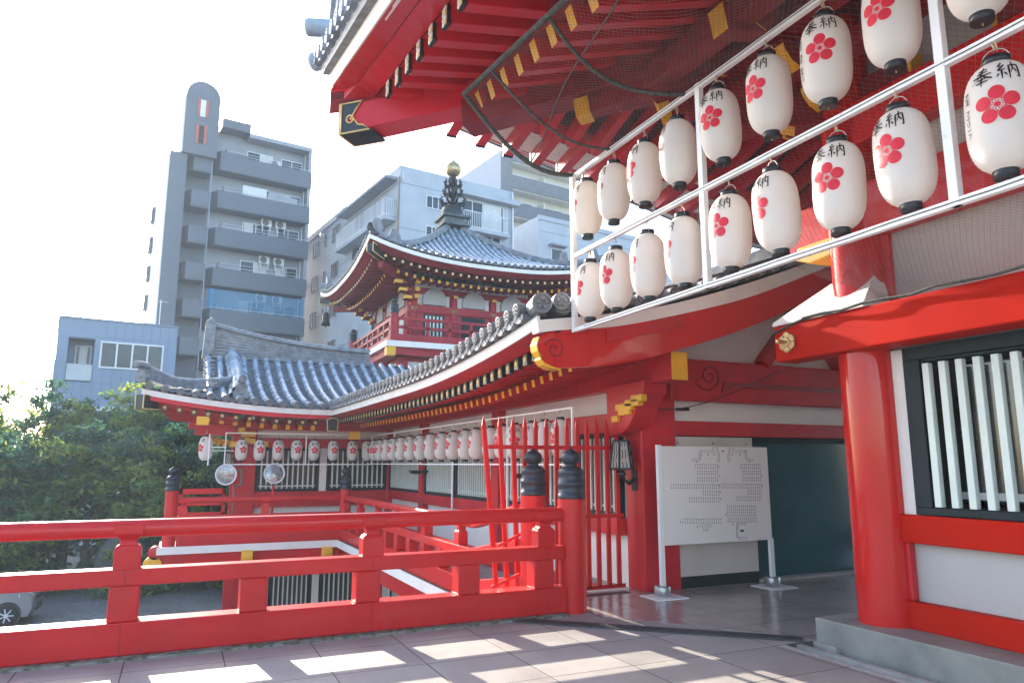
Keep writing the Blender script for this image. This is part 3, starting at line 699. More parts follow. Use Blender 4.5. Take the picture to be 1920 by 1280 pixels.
# hip rafter with black and gold end, left end
m = MB(); m.beam((-.72,18.60,3.02),(1.35,20.6,2.72),.20,.26); m.build('hip_rafter', RED2, gal, .01)
m = MB()
M = Matrix.Translation((-.66,18.64,2.99)) @ Matrix.Rotation(R_(45),4,'Z')
m.box(-.30,.14,-.12,.12,-.16,.16,0)
for z in (-.16,.16):
    for s_ in (-.123,.123): m.beam((-.30,s_,z),(.14,s_,z),.02,.02,1)
for s_ in (-.12,.12): m.beam((-.303,s_,-.16),(-.303,s_,.16),.02,.02,1,up=(1,0,0))
m.build('hip_rafter_cap', [BLK,GLDP], gal, xf=M)
m = MB(); m.loft([[(-.6,18.62,wez(-.6)-.12),(1.3,18.9,2.62),(1.3,20.1,2.55),(-.2,20.1,2.66)],[(-.6,18.62,wez(-.6)-.05),(1.3,18.9,2.70),(1.3,20.1,2.65),(-.2,20.1,2.74)]]); 
m.box(.35,1.28,19.85,20.0,2.30,2.58); m.build('corner_soffit', RED2, gal)
# yellow bracket cluster at wing corner
m = MB()
for i,(x,z,w_) in enumerate(((1.62,2.34,.34),(1.55,2.18,.20),(1.72,2.16,.16),(1.30,2.08,.22),(1.45,2.44,.16),(2.05,2.10,.14))): m.box(x-w_/2,x+w_/2,19.62+.05*(i%3),19.9,z-.07,z+.07)
for i in range(4): m.tube([(1.25-.14*i,19.75,2.10+.02*i),(1.12-.14*i,19.62,2.14+.03*i),(1.02-.14*i,19.55,2.05+.03*i)],.05,6)
m.build('corner_bracket', YEL, gal, .012)
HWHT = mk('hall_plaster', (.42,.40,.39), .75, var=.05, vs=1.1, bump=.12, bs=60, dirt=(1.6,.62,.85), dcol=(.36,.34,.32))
# ================================================================ pagoda
PX, PY, PW = 10.23, 28.5, 4.73
pag = thing('pagoda', 'two storey red pagoda with curved grey tiled roof and gold finial ball', 'pagoda', (PX,PY,-2.7))
PT = Matrix.Translation((PX,PY,0))
def pez(x): return 8.66+.62*(abs(x)/PW)**2.6
def pz(x, t):   # roof surface on side 0 at distance t (0 eave .. 1 apex)
    u = abs(x)/PW
    return pez(x)*(1-t)**1.6+8.66*(1-(1-t)**1.6)+.20+3.0*(.50*t+.50*t**2.2)
PRM = (MB(),MB(),MB(),MB()); rowsM, panM, endM, hipM = PRM
SPp = .27
n = int(PW/SPp)
for i in range(-n,n+1):
    x = i*SPp; tm = 1-abs(x)/PW
    if tm < .03: continue
    k = max(3,int(tm*22))
    tube_row(rowsM,[(x,-PW*(1-tm*j/k)-.02*(j==0),pz(x,tm*j/k)+.02) for j in range(k+1)],.075,6)
    tile_end(endM,(x,-PW-.05,pz(x,0)+.045),(0,-1,-.1),.078)
    xa, xb = x+.05, x+SPp-.05
    tq = 1-max(abs(xa),abs(xb))/PW; k = max(1,int(tq*PW/.2))
    for j in range(k):
        ta, tb = tq*j/k, tq*(j+1)/k
        panM.add([(xa,-PW*(1-ta),pz(xa,ta)+.005),(xb,-PW*(1-ta),pz(xb,ta)+.005),(xb,-PW*(1-ta),pz(xb,ta)+.04),(xa,-PW*(1-ta),pz(xa,ta)+.04),(xb,-PW*(1-tb),pz(xb,tb)+.005),(xa,-PW*(1-tb),pz(xa,tb)+.005)],[(0,1,2,3),(3,2,4,5)])
hipp = [(-PW*(1-j/16)*1.0,-PW*(1-j/16),pz(-PW*(1-j/16),j/16)+.05+.10*max(0,1-j/4)) for j in range(16)]
for l,(r,h) in enumerate(((.13,0),(.12,.08),(.10,.15))): tube_row(hipM,[(a,b,c+h*.8) for a,b,c in hipp],r,7)
for j in (1,4): 
    a,b,c = hipp[j]; hipM.prism([(a-.22,c),(a+.22,c),(a+.24,c+.25),(a+.10,c+.55),(a-.10,c+.55),(a-.24,c+.25)],'y',b-.10,b+.10)
under = MB(); raf = MB(); xsP = [lerp(-PW,PW,i/24) for i in range(25)]
def uw(x, y): return max(-abs(y),min(abs(y),x))
wb_ = MB(); wb_.loft([[(uw(x,PW)*1.0,-PW,pez(x)),(uw(x,PW),-PW-.02,pez(x)+.14),(uw(x,PW-.06),-PW+.06,pez(x)+.14),(uw(x,PW-.06),-PW+.06,pez(x))] for x in xsP],0,False,True)
under.loft([[(uw(x,PW-.03),-PW+.03,pez(x)-.005),(uw(x,PW-.3),-PW+.30,pez(x)-.16),(uw(x,PW-.3),-PW+.34,pez(x)-.02),(uw(x,2.3),-2.3,8.9),(uw(x,2.3),-2.3,9.1),(uw(x,PW-.1),-PW+.1,pez(x)+.05)] for x in xsP],0,False,True)
x = -PW+.35
while x < PW-.3:
    z = pez(x)-.27
    yin = -max(abs(x)+.05,3.4)
    if -PW+.32 < yin: raf.beam((x,-PW+.32,z),(x,yin,z+.16),.09,.11,0); flower = [(x+a*1.25,z+b*1.25) for a,b in star]; raf.box(x-.05,x+.05,-PW+.312,-PW+.33,z-.06,z+.06,2); raf.prism(flower,'y',-PW+.30,-PW+.311,3)
    if abs(x) < 3.75:
        y1 = -PW+.95; raf.beam((x+.02,y1,z-.20+.0),(x+.02,-max(2.4,abs(x)),z+.0),.10,.12,0,endm=1)
    x += .315
cl = MB()
def bracket(m, x, y, z, s=1.0):
    # stepped bracket set with yellow end faces, reaching outwards (-y)
    for i in range(2):
        o = .28*i*s; zz = z+.24*i*s
        m.box(x-.10*s,x+.10*s,y-.22*s-o,y+.3,zz,zz+.13*s,0); m.box(x-.11*s,x+.11*s,y-.235*s-o,y-.22*s-o,zz,zz+.13*s,1)
        m.box(x-.42*s,x+.42*s,y-.12*s-o,y+.02-o,zz+.13*s,zz+.22*s,0)
cm = [MB(),MB()]
for k_, x in enumerate((-.82,.82)): bracket(cm[k_],x,-2.4,7.72,.80)
for i in range(4): 
    o = .26*i; cl.box(-2.6-o,-2.2-o,-2.6-o,-2.2-o,7.5+.22*i,7.63+.22*i,0); cl.box(-2.63-o,-2.35-o,-2.63-o,-2.42-o,7.5+.22*i,7.62+.22*i,1)
    cl.box(-2.45-o*.2,-2.28-o*.2,-2.63-o,-2.5-o,7.55+.22*i,7.7+.22*i,1)
cl.beam((-PW+.55,-PW+.55,8.55),(-2.2,-2.2,8.35),.20,.24)
hc = MB(); hc.beam((-PW+.05,-PW+.05,8.98),(-PW+.75,-PW+.75,8.86),.24,.32,0)
for s_ in (-1,1):
    for q in (-1,1): hc.beam((-PW+.04+.085*s_,-PW+.04-.085*s_,8.98+.16*q),(-PW+.6+.085*s_,-PW+.6-.085*s_,8.885+.16*q),.025,.025,1)
    hc.beam((-PW+.04+.085*s_,-PW+.04-.085*s_,8.82),(-PW+.04+.085*s_,-PW+.04-.085*s_,9.14),.025,.025,1,up=(1,0,0))
body = MB(); B2 = 2.55
body.box(-B2,B2,-B2,-B2+.1,5.95,8.6,1)
for x in (-2.45,-.83,.83,2.45): body.lathe([(.16,5.95),(.16,8.0)],(x,-B2,0),14,0)
for z0,z1,d in ((7.28,7.56,.12),(5.95,6.15,.10),(8.02,8.25,.08)): body.box(-B2-.1,B2+.1,-B2-d,-B2+.05,z0,z1,0)
body.box(-B2,B2,-B2-.04,-B2,6.15,7.28,0)
win = [MB(),MB(),MB()]; bars = [MB(),MB()]
for wi, x in enumerate((-1.64,1.64)):
    win[wi].box(x-.42,x+.42,-B2-.06,-B2-.041,6.25,7.22,0)
    for j in range(5): bars[wi].box(x-.34+j*.15,x-.27+j*.15,-B2-.085,-B2-.06,6.30,7.17,0)
win[2].box(-.50,.50,-B2-.06,-B2-.041,6.2,7.24,0)
arch = [MB(),MB(),MB()]
for ai, x in enumerate((-1.64,0,1.64)): arch[ai].prism([(x-.48,7.60),(x+.48,7.60),(x+.48,7.75)]+[(x+.48*math.cos(R_(a)),7.75+.5*math.sin(R_(a))) for a in range(10,171,16)]+[(x-.48,7.75)],'y',-B2-.15,-B2-.02)
fl = MB()
for x in (-2.45,-.83,.83,2.45):
    for k in range(5):
        t = 2*math.pi*k/5; fl.lathe([(0,-.03),(.055,-.02),(.06,0)],(x+.07*math.sin(t),-B2-.125,7.42+.07*math.cos(t)),8,axis='y')
    fl.lathe([(0,-.05),(.04,-.04),(.045,0)],(x,-B2-.125,7.42),8,axis='y')
BB = 3.42
bal_ = MB()
bal_.lathe([(.15,5.93),(.15,7.0)],(-BB,-BB,0),14,0)
for z,h,wd in ((6.82,.10,.11),(6.5,.10,.10),(6.10,.26,.14)): bal_.box(-BB,BB,-BB-wd/2,-BB+wd/2,z-h/2,z+h/2,0)
for i in range(8):
    x = lerp(-BB,BB,(i+.5)/8); bal_.box(x-.06,x+.06,-BB-.05,-BB+.05,6.0,6.8,0)
bcap = MB(); giboshi(bcap,(-BB,-BB),6.98,1.0)
fe = MB(); fe.box(-BB-.35,BB+.35,-BB-.35,-BB-.2,5.72,5.93); 
low = MB(); L2 = 3.05
low.box(-L2,L2,-L2,-L2+.1,-2.7,5.7,1)
for x in (-L2+.1,-1,1,L2-.1): low.box(x-.17,x+.17,-L2-.08,-L2+.1,-2.7,5.7,0)
for z0,z1 in ((5.3,5.72),(4.55,4.85),(2.4,2.8),(-.2,.2)): low.box(-L2,L2,-L2-.06,-L2+.08,z0,z1,0)
low.box(-BB-.25,BB+.25,-BB-.2,-L2,5.45,5.72,0); 
lye = MB(); lye.box(-BB-.32,-BB+.0,-BB-.32,-BB+.0,5.40,5.72)
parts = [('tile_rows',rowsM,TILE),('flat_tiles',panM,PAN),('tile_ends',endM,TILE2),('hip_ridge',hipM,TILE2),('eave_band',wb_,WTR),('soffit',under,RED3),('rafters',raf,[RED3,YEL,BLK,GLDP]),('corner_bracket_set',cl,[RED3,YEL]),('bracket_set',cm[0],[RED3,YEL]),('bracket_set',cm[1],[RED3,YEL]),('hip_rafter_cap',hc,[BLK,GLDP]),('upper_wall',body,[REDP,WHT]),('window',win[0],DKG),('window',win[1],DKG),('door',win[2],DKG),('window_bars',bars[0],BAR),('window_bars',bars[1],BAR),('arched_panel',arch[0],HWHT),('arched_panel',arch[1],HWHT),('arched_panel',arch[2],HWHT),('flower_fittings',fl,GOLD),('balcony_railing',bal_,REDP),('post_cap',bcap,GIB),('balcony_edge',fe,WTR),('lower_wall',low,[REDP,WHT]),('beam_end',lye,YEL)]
for nm, mbx, mat in parts:
    o = mbx.build(nm, mat, pag, xf=PT)
    for k in (1,2,3):
        c = o.copy(); COL.objects.link(c); c.matrix_parent_inverse = Matrix.Translation((-PX,-PY,2.7))
        c.matrix_basis = PT @ Matrix.Rotation(k*math.pi/2,4,'Z') @ PT.inverted()
m = MB(); m.box(-.62,.62,-.62,.62,11.70,11.80); m.box(-.52,.52,-.52,.52,11.80,12.06); m.box(-.64,.64,-.64,.64,12.06,12.18)
COPPER = mk('aged_copper',(.075,.09,.095),.5,metal=.4,var=.3,vs=4,dirt=(4,.5,.75),dcol=(.14,.19,.18))
fb = m.build('finial_base', COPPER, pag, .02, xf=PT)
m = MB(); m.lathe([(.50,12.18),(.50,12.45),(.44,12.62),(.28,12.76),(.13,12.82),(.11,13.9),(.20,13.98),(.10,14.06),(.12,14.16),(0,14.2)],(0,0,0),20)
for z,r,nn in ((12.80,.62,8),(13.22,.46,8),(13.62,.40,8)):
    for k in range(nn):
        a = 2*math.pi*k/nn; c, s_ = math.cos(a), math.sin(a)
        m.tube([(c*.09,s_*.09,z),(c*r*.8,s_*r*.8,z+.02),(c*r,s_*r,z+.16),(c*r*.75,s_*r*.75,z+.28),(c*r*.95,s_*r*.95,z+.36)],[.05,.06,.055,.04,.008],6)
m.build('finial_shaft', BLK, fb, xf=PT)
m = MB(); m.lathe([(.08,14.10),(.24,14.16),(.34,14.30),(.36,14.45),(.30,14.62),(.18,14.74),(.06,14.82),(.02,14.92),(0,14.95)],(0,0,0),20)
m.build('finial_ball', GOLD, fb, xf=PT)
# wind bell under the far left eave corner
m = MB(); bx_, by_, bz_ = PX-PW+.25, PY+PW-.25, 8.75
m.tube([(bx_,by_,bz_+.1),(bx_,by_,bz_-.35)],.012,5)
m.lathe([(.0,-.30),(.10,-.32),(.17,-.45),(.18,-.75),(.21,-.92),(.19,-.92),(.12,-.5),(0,-.4)],(bx_,by_,bz_),14)
m.tube([(bx_,by_,bz_-.6),(bx_,by_,bz_-1.05)],.02,5)
tag(m.build('wind_bell', BLK), 'black wind bell hanging under the far left corner of the pagoda roof', 'wind bell')

# ================================================================ main hall
hall = thing('main_hall', 'large red main hall with deep raftered eaves, round lacquered column and lattice window', 'temple building', (6,0,0))
HX = 5.85
def hp_(name, boxes, mat, bevel=.012, parent=hall):
    m = MB()
    for b in boxes: m.box(*b)
    return m.build(name, mat, parent, bevel)
hp_('plinth', [(5.45,14,-7,5.165,-.2,.205)], mk('plinth_stone',(.25,.25,.23),.55,var=.18,vs=2,bump=.15,bs=70,dirt=(2.5,.45,.75),dcol=(.15,.16,.15),streak=False), .008)
m = MB(); m.lathe([(.245,.205),(.245,6.0)],(5.86,4.72,0),40); m.build('column', REDW, hall)
m = MB(); m.lathe([(.245,.205),(.245,6.0)],(5.86,.2,0),40); m.build('column', REDW, hall)
# wall: plaster, window, beams
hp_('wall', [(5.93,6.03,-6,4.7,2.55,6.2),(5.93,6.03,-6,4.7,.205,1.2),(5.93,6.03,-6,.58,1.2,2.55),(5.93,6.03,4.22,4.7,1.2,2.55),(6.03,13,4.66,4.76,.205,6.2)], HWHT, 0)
hp_('window_side_panel', [(HX+.03,HX+.09,4.34,4.52,1.16,2.615)], WHT, .004)
hp_('sill_beam', [(HX-.04,HX+.08,.3,4.62,.205,.43)], REDH); hp_('middle_beam', [(HX-.03,HX+.08,.3,4.62,.92,1.16)], REDH)
hp_('jamb', [(HX-.005,HX+.08,4.44,4.60,.43,.92)], RED2)
hb = hp_('head_beam', [(5.52,5.80,-6,5.52,2.62,2.99)], REDH, .014)
hp_('head_beam', [(5.80,13,4.58,4.86,2.60,2.97)], RED2, .014)
# lattice window: frame, bars, rail
m = MB(); t=.13
for b in ((HX,HX+.10,.5,4.345,1.165,1.23),(HX,HX+.10,.5,4.345,2.50,2.615),(HX,HX+.10,4.19,4.345,1.23,2.50),(HX,HX+.10,.5,.63,1.23,2.5)): m.box(*b)
hw = m.build('window', DKG, hall, .006)
m = MB(); m.box(HX+.03,HX+.09,4.155,4.19,1.23,2.50); m.box(HX+.03,HX+.09,.63,4.155,2.475,2.50); m.box(HX+.30,HX+.34,.63,4.2,1.23,1.29); m.build('inner_frame', DKG, hw, .004)
m = MB(); y = 4.135
while y > .7: m.box(HX+.0,HX+.06,y-.030,y+.030,1.235,2.46); y -= .148
m.build('bars', BAR, hw, .006)
m = MB(); m.box(HX+.30,HX+.32,.6,4.2,1.2,2.55); m.build('pane', mk('dark_glass',(.022,.022,.022),.08,var=.8,vs=2.5,spec=.8), hw)
m = MB(); m.box(HX+.10,HX+.28,4.19,4.22,1.2,2.55); m.box(HX+.10,HX+.28,.58,.63,1.2,2.55); m.box(HX+.1,HX+.28,.6,4.2,1.18,1.23); m.box(HX+.1,HX+.28,.6,4.2,2.5,2.55); m.build('reveal', DARK, hw)
m = MB(); m.box(HX+.27,HX+.275,.6,4.2,1.30,1.36); m.build('inner_rail', ALU, hw)
# upper wall
hp_('tie_beam', [(5.72,6.0,-6,4.9,3.72,4.22)], RED, .015)
m = MB(); m.prism([(4.9,3.74),(5.5,3.78),(5.62,3.9),(5.55,4.02),(5.66,4.08),(5.5,4.2),(4.9,4.22)],'x',5.76,5.98); m.build('beam_nose', RED, hall, .012)
m = MB(); m.prism([(4.90,3.62),(5.16,3.60),(5.36,3.68),(5.30,3.80),(4.90,3.80)],'x',5.70,5.98); m.build('beam_nose', YEL, hall, .012)
hp_('upper_beam', [(5.70,5.98,-6,4.9,4.62,5.05)], RED, .015)
hp_('post', [(5.88,5.96,4.40,4.52,2.99,3.72)], RED2)
# sloped white capping where the column meets the head beam
m = MB(); lo = [(5.51,4.42),(5.51,5.53),(5.92,5.53),(5.92,4.42)]; hi = [(5.80,4.50),(5.80,5.02),(5.92,5.02),(5.92,4.50)]
m.loft([[(x,y,2.992) for x,y in lo],[(x,y,3.03) for x,y in lo],[(x,y,3.36) for x,y in hi]]); m.build('beam_capping', WHT, hall, .01)
# gold flower boss on the beam nose
m = MB(); c = Vector((5.515,5.33,2.80))
for k in range(6):
    t = R_(60*k+30); cy, cz = c.y+.062*math.cos(t), c.z+.062*math.sin(t)
    pr = []
    for a, r in ((-28,.095),(0,.108),(28,.095)): pr.append((c.y+r*math.cos(t+R_(a)),c.z+r*math.sin(t+R_(a))))
    m.prism([(c.y,c.z)]+pr,'x',c.x-.03,c.x,0)
m.lathe([(0,-.045),(.045,-.045),(.05,-.03),(.05,0)],c,18,0,axis='x'); m.lathe([(0,-.16),(.018,-.16),(.022,-.15),(.019,-.045)],c,14,0,axis='x')
m.build('flower_boss', mk('brass_boss',(.60,.44,.22),.36,metal=.8,var=.3,vs=12), hb, .004)
# ---- eaves: west side modelled, north side is its mirror image over the hip line x+y=10.5
HC = 10.5
def flat(y, k, z0, y0, ymin=2.5): return z0+k*(max(y,ymin)-y0)+.03*min(0,y-ymin)
def zt(y): return flat(y,.155,5.66,6.05)
def zb(y): return flat(y,.125,5.43,5.1)
def l2(y): return flat(y,.2,5.79,5.78)
def wbz(y): return flat(y,.222,5.82,5.95)
REFU = Matrix(((0,-1,0,HC),(-1,0,0,HC),(0,0,1,.20),(0,0,0,1)))
REF = Matrix(((0,-1,0,HC),(-1,0,0,HC),(0,0,1,0),(0,0,0,1)))
ysH = [-5,-3,-1,1,2.5,3.5,4.65]+[4.65+i*.35 for i in range(1,13)]+[9.0]
def hs_(name, sec, mat, bevel=0, up=False):
    m = MB(); m.loft([[(min(x,HC-y),y,z) for x,z in sec(y)] for y in ysH],0,False,True)
    m.build(name, mat, hall, bevel); m.build(name, mat, hall, bevel, xf=REFU if up else REF)
hs_('eave_white_band', lambda y:[(1.50,wbz(y)),(1.47,wbz(y)+.155),(1.58,wbz(y)+.155),(1.58,wbz(y))], WTR, 0, True)
hs_('eave_board', lambda y:[(1.52,wbz(y)-.002),(1.74,l2(y)+.015),(1.76,l2(y)+.10),(1.56,wbz(y)+.10)], REDE, 0, True)
hs_('eave_board', lambda y:[(1.742,l2(y)+.004),(1.98,zt(y)+.19),(2.06,zt(y)+.26),(1.80,l2(y)+.06)], REDE, 0, True)
hs_('tile_bed', lambda y:[(1.38,wbz(y)+.157),(1.36,wbz(y)+.29),(1.70,wbz(y)+.36),(1.70,wbz(y)+.157)], TILE2, 0, True)
def ceil(y, x):   # underside of the boarding above the rafters
    return zt(y)+.192+.18*(x-2.0) if x < 3.0 else zb(y)+.205+(x-2.93)*.33
def cl_(y,x): return min(x,max(2.0,HC-y))
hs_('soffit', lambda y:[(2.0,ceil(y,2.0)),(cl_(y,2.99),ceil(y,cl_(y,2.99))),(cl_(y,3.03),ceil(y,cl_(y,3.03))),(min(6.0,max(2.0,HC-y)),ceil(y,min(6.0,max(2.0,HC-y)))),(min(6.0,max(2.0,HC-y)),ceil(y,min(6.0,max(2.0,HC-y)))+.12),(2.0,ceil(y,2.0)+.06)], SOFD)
hs_('flying_soffit', lambda y:[(2.0,ceil(y,2.0)-.004),(cl_(y,2.92),ceil(y,cl_(y,2.92))-.004),(cl_(y,2.92),ceil(y,cl_(y,2.92))+.01),(2.0,ceil(y,2.0)+.01)], REDE)
hs_('roof_slope', lambda y:[(1.40,wbz(y)+.29),(1.40,wbz(y)+.22),(9.0,9.5),(9.0,9.8)], TILE2)
CAPH = [BLK,GLDP,mk('white_gem',(.75,.75,.72),.3,var=0)]
def hall_rafter(y):
    xin = min(3.0, HC-y-.05)
    if xin > 2.15:
        for xf in (None,REF):
            m = MB(); z = zt(y)+.095
            k = .18
            m.beam((2.02,y,z),(xin,y,z+k*(xin-2.02)),.135,.19); r_ = m.build('flying_rafter', REDE, hall, .008, xf=xf)
            m = MB(); m.box(1.985,2.022,y-.073,y+.073,z-.10,z+.10,0)
            for dz in (-.05,.05):
                for q in range(4): m.lathe([(0,-.010),(.025,-.008),(.028,0)],(1.985,y-.029+.058*(q%2),z+dz-.021+.042*(q//2)),8,1 if (q==0) else 2,axis='x')
            m.build('rafter_cap', CAPH, r_, xf=xf)
def hall_base(y):
    xin = min(5.95, HC-y-.05)
    if xin > 3.1:
        for xf in (None,REF):
            m = MB(); z = zb(y)+.10
            m.beam((2.93,y,z),(xin,y,z+.33*(xin-2.93)),.115,.20,0,endm=1); m.build('base_rafter', [REDE,YEL], hall, .006, xf=xf)
y = 8.32
while y > -1.5: hall_rafter(y); y -= .415
y = 7.315
while y > -1.5: hall_base(y); y -= .367
# batten lying over the base rafter tips
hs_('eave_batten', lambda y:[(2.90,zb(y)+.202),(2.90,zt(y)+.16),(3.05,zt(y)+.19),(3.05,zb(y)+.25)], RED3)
# white boards between the rafters on the north side
m = MB(); 
m.loft([[(x_,8.50,flat(HC-x_,.155,5.66,6.05)+.17),(x_,8.10,flat(HC-x_,.155,5.66,6.05)+.245)] for x_ in [2.5+.3*i for i in range(20)]],0,False,False,False)
m.build('soffit_white_boards', hexnet_mat(), hall)
m = MB()
m.loft([[(x_,7.92,flat(HC-x_,.155,5.66,6.05)+.28),(x_,7.64,flat(HC-x_,.155,5.66,6.05)+.33)] for x_ in [3.2+.3*i for i in range(16)]],0,False,False,False)
m.build('soffit_white_boards', hexnet_mat(), hall)
# hip rafters
def hipbox(name, a, b, wd, h, mat):
    m = MB(); m.beam(a,b,wd,h); return m.build(name, mat, hall, .01)
h1 = hipbox('hip_rafter', (1.76,8.74,5.90), (3.2,7.3,5.98), .34, .36, REDE)
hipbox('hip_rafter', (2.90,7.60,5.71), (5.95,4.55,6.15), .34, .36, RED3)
# black and gold sleeve of the hip tip
M = Matrix.Translation((1.72,8.78,5.90)) @ Matrix.Rotation(R_(-45),4,'Z')
m = MB(); ol = [(0,-.20),(.42,-.20),(.33,-.13),(.25,-.11),(.20,-.04),(.13,-.02),(.18,.04),(.22,.11),(.30,.20),(0,.20)]
for s_ in (-1,1):
    a, b = s_*.172, s_*.182
    m.prism(ol,'y',min(a,b),max(a,b),0)
    m.tube([(x,s_*.186,z) for x,z in ol+[ol[0]]],.011,6,1)
    m.tube([(.13+.05*math.cos(t),s_*.186,-.02+.05*math.sin(t)) for t in [i*.5 for i in range(14)]],.011,6,1); m.lathe([(0,0),(.035,0)],(.13,s_*.184,-.02),10,2,axis='y')
m.box(-.02,.0,-.18,.18,-.20,.20,0); m.box(-.02,.44,-.17,.17,-.205,-.185,0)
for z in (-.2,.2): m.beam((-.022,-.18,z),(-.022,.18,z),.025,.025,1)
for q in (-.18,.18): m.beam((-.022,q,-.2),(-.022,q,.2),.025,.025,1,up=(1,0,0))
m.build('hip_rafter_cap', [BLK,GLDP,RED], h1, xf=M)
# eave tiles
m = MB(); y = 9.0; i = 0
while y > 3.0:
    z = wbz(y)+.31
    tile_end(m,(1.27,y,z+.05),(-1,0,-.05),.085)
    m.prism([(y-.15,z+.0),(y-.08,z-.045),(y,z-.06),(y+.08,z-.045),(y+.15,z+.0),(y+.15,z+.05),(y-.15,z+.05)],'x',1.30,1.5)
    y -= .30
m.build('eave_tiles', TILE, hall); m.build('eave_tiles', TILE, hall, xf=REFU)
m = MB(); m.lathe([(0,-.05),(.12,-.05),(.13,.0),(.12,.5)],(0,0,0),16,axis='x')
m.build('corner_tile', TILE, hall, xf=Matrix.Translation((1.32,9.18,wbz(9)+.42)) @ Matrix.Rotation(R_(-45),4,'Z'))
m.build('corner_tile', TILE, hall, xf=Matrix.Translation((1.16,8.75,wbz(9)+.62)) @ Matrix.Rotation(R_(-20),4,'Z') @ Matrix.Scale(.9,4))
# bracket sets under the eaves
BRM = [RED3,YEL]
br = MB()
def flush():
    global br
    br.build('bracket_set', BRM, hall, .008); br = MB()
def arm(p, d, L, z, w_=.20, h=.20, curve=True):
    d = Vector((d[0],d[1],0)).normalized(); p = Vector((p[0],p[1],z)); s = d.cross(Vector((0,0,1)))*w_/2
    prf = [(0,0),(L-.22,0),(L-.10,.05),(L-.02,.14),(L,.20),(L,h+.06),(0,h+.06)]
    A = [p+d*a+Vector((0,0,b))-s for a,b in prf]; B = [p+d*a+Vector((0,0,b))+s for a,b in prf]; n_ = len(prf)
    br.add(A+B,[(n_+6,n_+5,5,6),(0,1,n_+1,n_),(5,n_+5,n_+4,4),tuple(range(n_-1,-1,-1)),tuple(range(n_,2*n_))],0)
    br.add(A+B,[(1,2,n_+2,n_+1),(2,3,n_+3,n_+2),(3,4,n_+4,n_+3)],1)
for cy_ in (4.7,2.45,.2):
    for i in range(4):
        arm((5.9,cy_),(-1,0),.55+.42*i,5.05+.27*i-.0,.22)
        for yy in (cy_,):
            br.box(5.9-.42*i-.12,5.9-.42*i+.08,yy-.75,yy+.75,5.10+.27*i,5.28+.27*i,0)
            for q in (-.75,.75): br.box(5.9-.42*i-.13,5.9-.42*i+.09,yy+q-.02,yy+q+.02,5.09+.27*i,5.29+.27*i,1)
    br.beam((4.25,cy_,5.62),(5.9,cy_,5.95),.2,.26,0,endm=1)
    if cy_ < 4: flush()
    else: corner_br, br = br, MB()
br = corner_br
for i in range(4):
    arm((5.9,4.7),(-1,1),.75+.60*i,4.95+.20*i,.24); arm((5.9,4.7),(0,1),.55+.42*i,5.05+.24*i,.22)
# tail rafters that stick out of the bracket sets, with yellow ends
for a_, b_, w_, h_ in (((3.88,6.62,5.54),(5.9,4.6,5.94),.20,.18),((4.55,5.95,5.30),(5.9,4.6,5.62),.22,.20),((5.0,5.5,5.02),(5.9,4.6,5.25),.22,.20)):
    br.beam(a_,b_,w_,h_); q_ = Vector(a_).lerp(Vector(b_),.05); e_ = (Vector(a_)-Vector(b_)).normalized()
    br.beam(Vector(a_)+e_*.02,q_,w_+.03,h_+.04,1)
br.beam((5.9,6.25,5.62),(5.9,4.6,5.95),.2,.26,0,endm=1); flush()
for xx in (8.1,10.3):
    for i in range(4): arm((xx,4.7),(0,1),.55+.42*i,5.05+.27*i,.22)
    br.beam((xx,6.25,5.62),(xx,4.6,5.95),.2,.26,0,endm=1); flush()
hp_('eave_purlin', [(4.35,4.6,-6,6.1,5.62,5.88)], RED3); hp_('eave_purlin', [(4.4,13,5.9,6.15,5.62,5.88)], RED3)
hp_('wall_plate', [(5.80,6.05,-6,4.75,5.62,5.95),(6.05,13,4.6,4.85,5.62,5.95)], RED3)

# ================================================================ bird net
nm_ = MB()
def netline(pts, r=.0013):
    nm_.tube(pts, r, 3, 0, False, False)
def top_pt(y): return Vector((2.60,y,flat(y,.138,5.303,4.62,1.0)))
def N1(s, t):   # s along (0 far .. 1 near), t 0 eave .. 1 frame
    a = top_pt(lerp(6.93,1.0,s)); b = Vector((3.82,lerp(6.62,.6,s),4.77)); p = a.lerp(b,t)
    p.z -= .16*math.sin(math.pi*t)*(1+.3*math.sin(s*17)); p.y -= .10*math.sin(math.pi*t)*max(0,1-s*4); p.z -= .17*math.sin(math.pi*t)*max(0,1-s*5)
    return p
def N2(s, t):
    a = Vector((3.84,lerp(6.62,.6,s),4.77)); b = Vector((lerp(5.80,5.52,min(1,s*8)),lerp(4.36,.6,s),3.02)); p = a.lerp(b,t)
    p.z -= .10*math.sin(math.pi*t); p.x += .35*math.sin(math.pi*t)
    return p
for N, Ls, Lt in ((N1,6.0,1.75),(N2,5.2,2.5)):
    # the netting hangs on the bias: cords run along both diagonals of the sheet
    for sg_ in (1,-1):
        k = -Ls-Lt
        while k < Ls+Lt:
            pts = []; q = 0
            t0, t1 = 0.0, Lt
            # u = k + sg*t must stay in 0..Ls
            if sg_ > 0: t0 = max(t0,-k); t1 = min(t1,Ls-k)
            else: t0 = max(t0,k-Ls); t1 = min(t1,k)
            if t1-t0 > .03:
                n_ = max(2,int((t1-t0)/.22))
                netline([N((k+sg_*lerp(t0,t1,i/n_))/Ls, lerp(t0,t1,i/n_)/Lt) for i in range(n_+1)])
            k += .056
tag(nm_.build('bird_net', NETM), 'fine dark bird netting stretched between the hall eaves and the lantern rack', 'net')
def rope(name, pts, r, label, mat=ROPE):
    m = MB(); m.tube(pts, r, 6); return tag(m.build(name, mat), label, 'rope')
rope('net_rope', [N1(i/20,0)+Vector((0,0,0)) for i in range(21)], .030, 'thick dark rope along the upper edge of the bird net under the rafters')
rope('net_rope', [N1(0,i/12) for i in range(13)], .026, 'thick dark rope sagging along the far end of the bird net')
